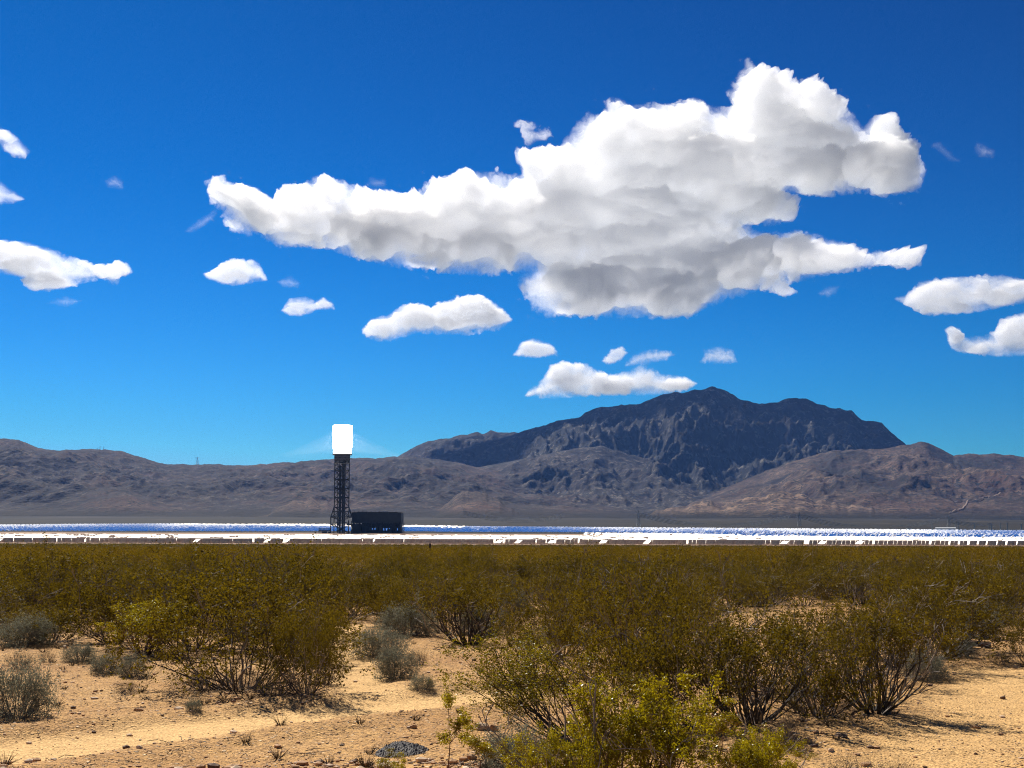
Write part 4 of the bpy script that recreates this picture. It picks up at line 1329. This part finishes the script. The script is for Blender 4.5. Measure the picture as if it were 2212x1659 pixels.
# --- creosote bushes one can tell apart (base in the photograph, width, height, description)
for a in (
    ('sunlit', 1375, 1780, 340, 300, "bright yellow-green creosote bush filling the bottom middle", 0, 0.3),
    ('sunlit', 1610, 1785, 220, 205, "low bright creosote bush at the bottom, right of the tall bright one", 1, 1.0),
    ('sunlit', 1215, 1800, 250, 215, "low bright creosote bush at the bottom, left of the tall bright one", 2, 2.0),
    ('fan', 1265, 1615, 520, 240, "creosote bush with bare branches fanning far out to the left over the track", 0, 0.0),
    ('sprig', 968, 1668, 130, 195, "thin single-stemmed creosote sapling standing on the gravel by the track", 0, 0.0),
    ('sprig', 1548, 1650, 80, 140, "upright bright green sprig between the two bright bottom bushes", 1, 1.2),
    ('sprig', 815, 1692, 95, 70, "short leafy sprig poking up left of the dark asphalt lump", 2, 0.4),
    ('sprig', 880, 1700, 80, 75, "short leafy sprig poking up in front of the dark asphalt lump", 0, 2.4),
    ('sprig', 1040, 1690, 90, 120, "leafy sprig with several tips right of the single-stemmed sapling", 1, 3.4),
    ('sprig', 1290, 1715, 90, 170, "yellow-green sprig sticking up left of the tall bright bottom bush's middle", 0, 0.9),
    ('sprig', 1462, 1720, 90, 190, "yellow-green sprig sticking up right of the tall bright bottom bush's middle", 1, 2.9),
    ('sprig', 1712, 1705, 80, 100, "small yellow sprig before the brownish dry shrub", 0, 4.1),
    ('sprig', 1120, 1712, 80, 90, "short sprig in front of the bottom grey bursage", 2, 1.7),
    ('sprig', 1660, 1720, 110, 120, "yellow leafy sprig at the low bright bush's right end", 2, 5.0),
    ('bare', 1890, 1538, 330, 235, "large creosote bush with a bare tangle of dark twigs beside the open sand", 1, 0.5),
    ('creosote', 1330, 1560, 340, 250, "dense olive creosote bush directly behind the tall bright bottom bush", 1, 0.6),
    ('creosote', 1480, 1580, 340, 265, "dark dense creosote bush rising behind the upright bright sprig", 2, 1.9),
    ('bare', 1620, 1560, 340, 250, "dark-stemmed creosote bush between the sprig and the bare-twigged bush", 0, 2.7),
    ('creosote', 1770, 1545, 310, 215, "thick low creosote bush touching the bare-twigged bush's left side", 3, 0.1),
    ('creosote', 1160, 1490, 250, 200, "olive creosote bush standing behind the fan bush's outer branches", 0, 5.1),
    ('airy', 1840, 1470, 330, 200, "thin-leaved creosote bush behind the bare-twigged bush", 4, 2.2),
    ('creosote', 250, 1388, 260, 170, "olive creosote bush left of the tall bush with the dark hollow", 2, 2.9),
    ('airy', 1720, 1500, 400, 240, "wide thin-leaved creosote bush of grey twigs left of the bare-twigged one", 1, 1.5),
    ('airy', 1560, 1478, 380, 225, "see-through grey-twigged creosote bush behind the bright bottom bush's top", 0, 2.5),
    ('creosote', 1370, 1450, 360, 215, "wide olive creosote bush behind the fan-shaped one", 3, 3.5),
    ('airy', 1215, 1420, 280, 190, "thin-leaved creosote bush left of the wide one behind the fan", 4, 4.5),
    ('creosote', 520, 1488, 460, 240, "broad olive creosote bush standing right behind the track, left of the path", 0, 0.2),
    ('creosote', 660, 1500, 190, 190, "brownish creosote bush with a leaning dark base at the path's left edge", 4, 0.9),
    ('creosote', 415, 1400, 420, 205, "tall creosote bush with a deep dark hollow under its crown", 1, 1.3),
    ('sunlit', 312, 1412, 190, 110, "low greener creosote bush left of the dark hollow", 1, 1.8),
    ('bare', 112, 1345, 250, 170, "creosote bush with bare stems behind the grey shrubs at the left", 0, 2.8),
    ('bare', 1012, 1392, 230, 150, "creosote bush of many bare dark stems right of the path", 0, 3.3),
    ('creosote', 735, 1338, 230, 130, "dark creosote bush closing the path's far end", 2, 3.8),
    ('creosote', 585, 1372, 330, 190, "olive creosote bush behind the broad one left of the path", 3, 4.3),
    ('bare', 2062, 1402, 250, 180, "creosote bush with low dark limbs at the right side of the brush", 1, 5.3),
    ('creosote', 1950, 1440, 260, 190, "olive creosote bush between the bare-twigged and the low-limbed bush", 0, 5.8),
    ('creosote', 2232, 1440, 130, 110, "yellowish creosote bush half cut off by the right edge", 3, 0.7),
    ('creosote', 2190, 1352, 170, 110, "small creosote bush on the sand at the right edge's far side", 4, 1.1),
    ('creosote', 880, 1350, 190, 110, "leafy creosote bush right behind the path's bend", 4, 1.6),
):
    shrub_px(a[0], a[1], a[2], a[3], a[4], a[5], var=a[6], rz=a[7])

# --- grey bursage and dry shrubs
for a in (
    ('sage', 40, 1552, 150, 128, "largest grey bursage shrub, at the bottom of the left edge"),
    ('sage', 48, 1396, 130, 66, "rounded pale grey bursage shrub under the bare-stemmed bush at the left"),
    ('dry', 42, 1446, 70, 52, "dark twiggy little shrub between the two grey bursages at the left"),
    ('sage', 172, 1430, 80, 40, "grey bursage shrub in front of the low greener bush"),
    ('dry', 100, 1430, 40, 36, "smallest dry shrub on the sand at the left"),
    ('sage', 228, 1455, 75, 50, "grey bursage shrub on the sand, left one of a close pair"),
    ('sage', 288, 1462, 65, 52, "grey bursage shrub on the sand, right one of a close pair"),
    ('dry', 275, 1492, 50, 30, "low dry shrub just left of the broad bush's base"),
    ('dry', 455, 1492, 170, 70, "dark twiggy shrub under the left half of the broad bush by the track"),
    ('dry', 590, 1502, 170, 75, "dark twiggy shrub under the right half of the broad bush by the track"),
    ('dry', 1745, 1535, 200, 80, "dark twiggy shrub low under the thick bush left of the bare-twigged one"),
    ('sage', 418, 1534, 34, 30, "tiny pale plant alone on the sand above the track"),
    ('sage', 820, 1418, 130, 66, "dark grey bursage shrub in the path's bend"),
    ('sage', 855, 1465, 92, 72, "pale green bursage shrub standing out right of the path"),
    ('dry', 903, 1437, 50, 42, "small dry shrub behind the pale green bursage"),
    ('sage', 912, 1486, 50, 34, "smallest pale bursage shrub right of the path"),
    ('dry', 700, 1478, 120, 90, "pale leafless shrub at the path's left edge"),
    ('sage', 668, 1390, 80, 50, "grey bursage shrub at the far left edge of the path"),
    ('sage', 880, 1372, 130, 70, "grey bursage shrub behind the dark one in the path's bend"),
    ('dry', 1690, 1618, 110, 95, "brownish dry shrub right of the low bright bush"),
    ('sage', 1112, 1668, 170, 110, "grey bursage shrub at the bottom between the sprigs and the bright bush"),
    ('dry', 1845, 1690, 150, 68, "dry twiggy shrub at the bottom edge, left of a pair on the sand"),
    ('dry', 1945, 1684, 90, 50, "dry twiggy shrub at the bottom edge, right of a pair on the sand"),
    ('sage', 2000, 1468, 100, 70, "grey bursage shrub at the right foot of the olive bushes"),
    ('sage', 2078, 1420, 70, 50, "grey bursage shrub in front of the low-limbed bush"),
    ('dry', 2160, 1436, 55, 36, "small dry shrub alone on the right-hand sand"),
    ('sage', 2160, 1345, 90, 50, "pale bursage shrub on the far right-hand sand"),
    ('sage', 330, 1365, 130, 70, "greyish bursage shrub in the shade left of the tall bush"),
    ('sage', 1050, 1372, 120, 60, "grey bursage shrub tucked behind the bare dark stems"),
):
    shrub_px(a[0], a[1], a[2], a[3], a[4], a[5], var=int(a[1]))

# --- the brush belt: bushes out to about 75 m
KEEP_OUT = [np.array(p, float) for p in (
    [(1470, 1335), (1700, 1312), (1920, 1318), (1990, 1450), (1480, 1450)],
    [(-200, 1385), (130, 1390), (350, 1440), (520, 1470), (720, 1470), (700, 1400), (670, 1345), (800, 1332), (815, 1385), (900, 1385), (1000, 1380), (1100, 1400), (1100, 1470), (1250, 1640), (1250, 1900), (-200, 1900)],
    [(1640, 1545), (1960, 1525), (2010, 1450), (2080, 1405), (2150, 1375), (2150, 1330), (2300, 1310), (2300, 1900), (1600, 1900)],
    [(1100, 1500), (1700, 1500), (1700, 1900), (1100, 1900)],
    [(-200, 1420), (2300, 1470), (2300, 1900), (-200, 1900)])]


def scr(x, y):
    """photograph position of a point on the flat ground"""
    d = np.array([x, y, -CAM_H])
    cy_ = d[1] * CP + d[2] * SP; cz_ = -d[1] * SP + d[2] * CP
    return 1106 + F * d[0] / cy_, 829.5 - F * cz_ / cy_

placed = [(o.location.x, o.location.y) for o in C.objects if o.type == 'EMPTY' and o.name.startswith('creosote_bush')]
rng = np.random.RandomState(12)
cnt = 0; tries = 0
LIMIT = 70.0
while cnt < 262 and tries < 20000:
    tries += 1
    y = math.sqrt(24.0 ** 2 + rng.rand() * (LIMIT ** 2 - 24.0 ** 2)); x = (rng.rand() * 2 - 1) * 0.40 * y
    if abs(x) > 0.40 * y: continue
    px, py = scr(x, y)
    if any(float(poly_sdf(np.array([px]), np.array([py]), k)[0]) > -6 for k in KEEP_OUT): continue
    if any((x - a) ** 2 + (y - b) ** 2 < (1.35 + 0.75 * rng.rand()) ** 2 for a, b in placed): continue
    placed.append((x, y))
    w = 1.9 + rng.rand() * 1.8; h = 0.85 + rng.rand() * 0.75
    if rng.rand() < 0.09: h = 1.72 + rng.rand() * 0.25
    r = rng.rand()
    if r < 0.76:
        shrub('creosote', x, y, w, h, "olive creosote bush in the dense brush belt before the mirror field", "creosote bushes of the dense brush belt", rng.randint(5))
    elif r < 0.93:
        shrub('airy' if rng.rand() < 0.5 else 'bare', x, y, w, h * 0.95, "sparse twiggy creosote bush within the dense brush belt", "sparse creosote bushes of the brush belt", rng.randint(2))
    else:
        shrub('sage', x, y, w * 0.5, h * 0.5, "greyish bursage shrub within the dense brush belt", "bursage shrubs of the brush belt", rng.randint(3))
    cnt += 1


def far_brush():
    rng = np.random.RandomState(77)
    xs, ys = [], []
    for y0, y1, n in ((70, 140, 1500), (140, 280, 4200), (280, 520, 6500), (520, 858, 7400)):
        y = np.sqrt(y0 ** 2 + rng.rand(n) * (y1 ** 2 - y0 ** 2)); x = (rng.rand(n) * 2 - 1) * 0.42 * y
        xs.append(x); ys.append(y)
    xs = np.concatenate(xs); ys = np.concatenate(ys)
    ok = (ys > LIMIT - 3)
    xs, ys = xs[ok], ys[ok]
    n = len(xs)
    zs = gz(xs, ys)
    w = 1.0 + rng.rand(n) * 0.7; h = (1.05 + rng.rand(n) * 0.55) * (1 - 0.5 * smooth(560, 780, ys))
    V = []; TN = []
    for lo, hi, per, size in ((0, 140, 260, 0.085), (140, 280, 110, 0.14), (280, 520, 46, 0.24), (520, 900, 26, 0.36)):
        s = (ys >= lo) & (ys < hi); m = int(s.sum())
        if not m: continue
        a = rng.rand(m, per) * 6.28; rr = np.sqrt(rng.rand(m, per)); zz = 0.12 + 0.88 * rng.rand(m, per) ** 0.8
        prof = np.sin(np.clip(zz, 0, 1) * 2.6) ** 0.6
        P = np.stack([xs[s][:, None] + w[s][:, None] * rr * prof * np.cos(a), ys[s][:, None] + w[s][:, None] * rr * prof * np.sin(a), zs[s][:, None] + h[s][:, None] * zz * (1 - 0.18 * rr ** 2)], -1).reshape(-1, 3)
        k = len(P)
        D = unit(rng.randn(k, 3)); Q = unit(np.cross(D, rng.randn(k, 3))); sz = (size * (0.6 + 0.8 * rng.rand(k)))[:, None]
        tn = np.clip(0.5 + 0.25 * rng.randn(m)[:, None] + 0.9 * fbm(P[:, 0] * 2.6, P[:, 1] * 1.4 + P[:, 2] * 3, 3, 11).reshape(m, per), 0, 1)
        TN.append(np.repeat(tn.ravel(), 4))
        V.append(np.stack([P - D * sz * 0.5, P + Q * sz * 0.3, P + D * sz * 0.5, P - Q * sz * 0.3], 1).reshape(-1, 3))
    v = np.concatenate(V)
    me = mesh_np("distant_brush", v, np.arange(len(v)).reshape(-1, 4), M['leaf'])
    me.attributes.new("tone", 'FLOAT', 'POINT').data.foreach_set("value", np.concatenate(TN).astype(np.float32))
    tag(put("distant_brush", me), "even olive mass of desert brush reaching to the mirror field", "brush", kind="stuff")
far_brush()

# dead leaves and twigs gathered on the ground under the shrubs
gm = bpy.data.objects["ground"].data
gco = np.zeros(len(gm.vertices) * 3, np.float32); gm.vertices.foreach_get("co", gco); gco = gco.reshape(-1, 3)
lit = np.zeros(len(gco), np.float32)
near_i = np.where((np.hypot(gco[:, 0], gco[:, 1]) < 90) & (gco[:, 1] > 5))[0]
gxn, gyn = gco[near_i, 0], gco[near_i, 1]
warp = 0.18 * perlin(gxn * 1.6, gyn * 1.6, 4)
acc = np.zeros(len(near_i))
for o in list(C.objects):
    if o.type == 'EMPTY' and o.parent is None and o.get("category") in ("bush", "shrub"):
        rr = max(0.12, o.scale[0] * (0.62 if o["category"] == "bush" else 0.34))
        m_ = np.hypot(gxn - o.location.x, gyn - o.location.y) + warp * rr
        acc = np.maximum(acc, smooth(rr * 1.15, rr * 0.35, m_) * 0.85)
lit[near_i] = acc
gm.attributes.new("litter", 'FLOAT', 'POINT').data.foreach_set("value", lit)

# ------------------------------------------------------------------ stones, lump of asphalt, post
def stone_mesh(rng, n=2):
    import bmesh
    bm = bmesh.new()
    bmesh.ops.create_icosphere(bm, subdivisions=n, radius=1.0)
    s = rng.rand() * 50
    for v in bm.verts:
        d = 1 + 0.32 * float(perlin(v.co.x * 1.3 + s, v.co.y * 1.3 + v.co.z * 1.7, 3)) + 0.12 * float(perlin(v.co.x * 3.1 + s, v.co.z * 3.1 + v.co.y, 8))
        v.co *= d
    for k in range(5):   # knock off facets
        nrm = Vector(rng.randn(3)).normalized(); lim = 0.62 + 0.2 * rng.rand()
        for v in bm.verts:
            e = v.co.dot(nrm)
            if e > lim: v.co -= nrm * (e - lim) * 0.92
    co = np.array([v.co[:] for v in bm.verts]); fa = np.array([[q.index for q in f.verts] for f in bm.faces])
    bm.free()
    return co, fa

srng = np.random.RandomState(21)
M['stone_pale'] = simple("pale_stone", (0.66, 0.47, 0.30), 0.85, 0, 0.2, 12)
M['stone_tan'] = simple("tan_stone", (0.50, 0.28, 0.13), 0.9, 0, 0.25, 12)
M['stone_dark'] = simple("dark_stone", (0.16, 0.09, 0.05), 0.9, 0, 0.3, 12)
for px, py, wpx, hpx, mat, lab in (
        (1041, 1577, 30, 19, 'stone_pale', "palest angular rock, right of the single-stemmed sapling"),
        (1066, 1578, 24, 15, 'stone_tan', "tan rock touching the palest angular rock"),
        (1022, 1640, 22, 12, 'stone_tan', "flat tan rock under the leafy sprig with several tips"),
        (893, 1573, 18, 10, 'stone_tan', "brownish rock just behind the dark asphalt lump"),
        (140, 1400, 11, 8, 'stone_pale', "small pale rock beside the rounded grey bursage at the left"),
        (300, 1617, 16, 8, 'stone_pale', "small whitish rock lying on the track"),
        (272, 1616, 20, 8, 'stone_dark', "dark flat rock lying on the track"),
        (1745, 1604, 22, 12, 'stone_tan', "rounded brown rock right of the brownish dry shrub"),
        (1760, 1614, 16, 9, 'stone_dark', "dark stone right below the rounded brown rock"),
        (1795, 1622, 15, 10, 'stone_pale', "grey stone on the sand above the bottom dry shrubs"),
        (1870, 1654, 26, 10, 'stone_tan', "flat orange stone between the bottom dry shrubs"),
        (1818, 1592, 30, 9, 'stone_dark', "dark flat clod on the sand, right of the brown rock"),
        (2166, 1510, 14, 9, 'stone_dark', "dark round stone alone on the right-hand sand"),
        (385, 1548, 26, 8, 'stone_pale', "low pale stone in a cluster above the track"),
        (300, 1535, 22, 9, 'stone_tan', "tan stone near the middle of the left sand")):
    x, y, z = gpt(px, py); k = y / F
    co, fa = stone_mesh(srng)
    co = co * np.array([wpx * k / 2, wpx * k * 0.42, hpx * k * 0.62])
    me = mesh_np("rock", co, fa, M[mat])
    o = put("rock", me, loc=(x, y, z + hpx * k * 0.22)); o.rotation_euler = (0, 0, srng.rand() * 0.6 - 0.3)
    tag(o, lab, "rock")


def gravel():
    rng = np.random.RandomState(31)
    co, fa = stone_mesh(rng, 1)
    n = 30000
    y = 10.5 * (38 / 10.5) ** (rng.rand(n) ** 1.25); x = (rng.rand(n) * 2 - 1) * 0.43 * y
    dens = 0.35 + 0.65 * smooth(-0.15, 0.35, fbm(x * 0.5, y * 0.5, 3, 200))
    dens *= 1 - 0.8 * track_mask(x, y)
    ok = rng.rand(n) < dens
    x, y = x[ok], y[ok]
    # a stonier strip along the lower edge of the sand
    xe = -3.3 + 3.4 * rng.rand(1500); ye = 11.8 + 1.5 * rng.rand(1500) ** 1.4 + 0.25 * perlin(xe, xe * 0, 2)
    x = np.concatenate([x, xe]); y = np.concatenate([y, ye]); n = len(x)
    s = 0.006 * (1 + rng.pareto(2.4, n)); s = np.clip(s, 0.005, 0.045); s[-1500:] = np.clip(s[-1500:] * 1.7, 0.008, 0.06)
    a = rng.rand(n) * 6.28
    sx, sy, sz = s * (0.8 + 0.6 * rng.rand(n)), s * (0.7 + 0.5 * rng.rand(n)), s * (0.45 + 0.35 * rng.rand(n))
    c, si = np.cos(a), np.sin(a)
    L = co[None] * np.stack([sx, sy, sz], -1)[:, None, :]
    V = np.stack([L[..., 0] * c[:, None] - L[..., 1] * si[:, None] + x[:, None], L[..., 0] * si[:, None] + L[..., 1] * c[:, None] + y[:, None], L[..., 2] + (gz(x, y) + sz * 0.35)[:, None]], -1).reshape(-1, 3)
    f = (fa[None] + (np.arange(n) * len(co))[:, None, None]).reshape(-1, fa.shape[1])
    pick = rng.choice(3, n, p=(0.3, 0.5, 0.2))
    me = mesh_np("gravel", V, f, [M['stone_pale'], M['stone_tan'], M['stone_dark']], np.repeat(pick, len(fa)))
    tag(put("gravel", me), "loose stones and grit scattered over the sand", "gravel", kind="stuff")
gravel()


def litter():
    """fallen twigs on the sand"""
    rng = np.random.RandomState(44)
    n = 900
    y = 12 * (34 / 12) ** rng.rand(n); x = (rng.rand(n) * 2 - 1) * 0.42 * y
    ok = track_mask(x, y) < 0.3
    x, y = x[ok], y[ok]; n = len(x)
    a = rng.rand(n) * 6.28; L = 0.06 + 0.2 * rng.rand(n) ** 2
    p = np.stack([x, y, gz(x, y) + 0.008], -1)
    dlt = np.stack([np.cos(a) * L, np.sin(a) * L, rng.rand(n) * 0.03], -1)
    mid = p + dlt * 0.5 + np.stack([rng.randn(n) * 0.02, rng.randn(n) * 0.02, rng.rand(n) * 0.02], -1)
    v, f = tubes(np.concatenate([p, mid]), np.concatenate([mid, p + dlt]), 0.004, 0.003, 3)
    me = mesh_np("twig_litter", v, f, M['stem_grey'])
    tag(put("twig_litter", me), "fallen dry twigs lying about on the sand", "twigs", kind="stuff")
litter()

def dry_grass():
    rng = np.random.RandomState(91)
    n = 520
    y = 11 * (40 / 11) ** rng.rand(n); x = (rng.rand(n) * 2 - 1) * 0.42 * y
    ok = (track_mask(x, y) < 0.15) & (fbm(x * 0.45, y * 0.45, 3, 300) > -0.02)
    x, y = x[ok], y[ok]; n = len(x); m = 26
    a = rng.rand(n, m) * 6.28; t = 0.25 + 0.9 * rng.rand(n, m); L = (0.05 + 0.10 * rng.rand(n, 1)) * (0.5 + 0.8 * rng.rand(n, m))
    b = np.stack([x, y, gz(x, y)], -1)[:, None, :] + np.stack([np.cos(a) * 0.02, np.sin(a) * 0.02, a * 0], -1)
    e = b + np.stack([np.cos(a) * np.sin(t) * L, np.sin(a) * np.sin(t) * L, np.cos(t) * L], -1)
    v, f = tubes(b.reshape(-1, 3), e.reshape(-1, 3), 0.003, 0.0012, 3)
    me = mesh_np("dry_grass", v, f, M['leaf_dry'])
    tag(put("dry_grass", me), "small dry grass tufts dotted over the sand", "dry grass", kind="stuff")
dry_grass()

# dark lump of broken asphalt
x, y, z = gpt(868, 1624)
k = y / F
rng = np.random.RandomState(5)
gx, gy = np.meshgrid(np.linspace(-1, 1, 60), np.linspace(-1, 1, 40))
rr = np.hypot(gx, gy) + fbm(gx * 1.5, gy * 1.5, 3, 9) * 0.25
hh = np.clip(1 - rr ** 2, -0.4, 1) * 0.95 + np.abs(fbm(gx * 9, gy * 9, 3, 4)) * 0.55 * (rr < 1.05) - 0.05
V = np.stack([gx * 54 * k, gy * 0.40, np.where(rr > 1.05, -0.05, hh * 18 * k)], -1).reshape(-1, 3)
i = np.arange(39)[:, None]; j = np.arange(59)[None]
fq = np.stack([i * 60 + j, i * 60 + j + 1, (i + 1) * 60 + j + 1, (i + 1) * 60 + j], -1).reshape(-1, 4)
tag(put("asphalt_lump", mesh_np("asphalt_lump", V, fq, M['asphalt']), loc=(x, y, z)), "low dark lump of crumbled asphalt on the gravel beside the sapling", "asphalt lump")

# dark stump-like log under the low-limbed bush, fence post, pale dead shrubs in the brush
x, y, z = gpt(2105, 1402); k = y / F
m = MB(); m.bars([(-30 * k, 0.1, 0.07), (0, 0, 0.09)], [(0, 0, 0.09), (32 * k, -0.1, 0.06)], [0.05, 0.06], [0.06, 0.055], 7)
tag(put("fallen_log", m.mesh("fallen_log", M['stem_red']), loc=(x, y, z)), "short dark broken log on the sand under the low-limbed bush", "log")
u, zt = uz(929, 1173.5); D0 = 190.0
x = float(u) * D0; g = float(gz(x, D0)); h = CAM_H + float(zt) * D0 - g
r0 = empty("marker_post", (x, D0, g - 0.2)); tag(r0, "dark wooden post rising from the brush in front of the mirrors", "post")
m = MB(); m.box((-0.12, -0.12, 0), (0.12, 0.12, h + 0.15)); put("post", m.mesh("post", M['wood']), r0)
m = MB(); m.box((-0.14, -0.14, h + 0.15), (0.14, 0.14, h + 0.2)); put("post_cap", m.mesh("post_cap", M['galv']), r0)

# ------------------------------------------------------------------ haze
def haze():
    m, t, b, o = new_mat("desert_haze")
    t.nodes.remove(b)
    v = N(t, "ShaderNodeVolumePrincipled")
    v.inputs["Color"].default_value = (0.18, 0.40, 1.0, 1)
    v.inputs["Density"].default_value = 0.000020
    v.inputs["Density Attribute"].default_value = ""
    v.inputs["Anisotropy"].default_value = 0.0
    t.links.new(v.outputs[0], o.inputs["Volume"])
    mb = MB()
    mb.box((-10500, -400, -700), (10500, 16000, 1330))
    tag(put("haze", mb.mesh("haze", m)), "thin blue desert air over the whole valley", "haze", kind="stuff")
haze()
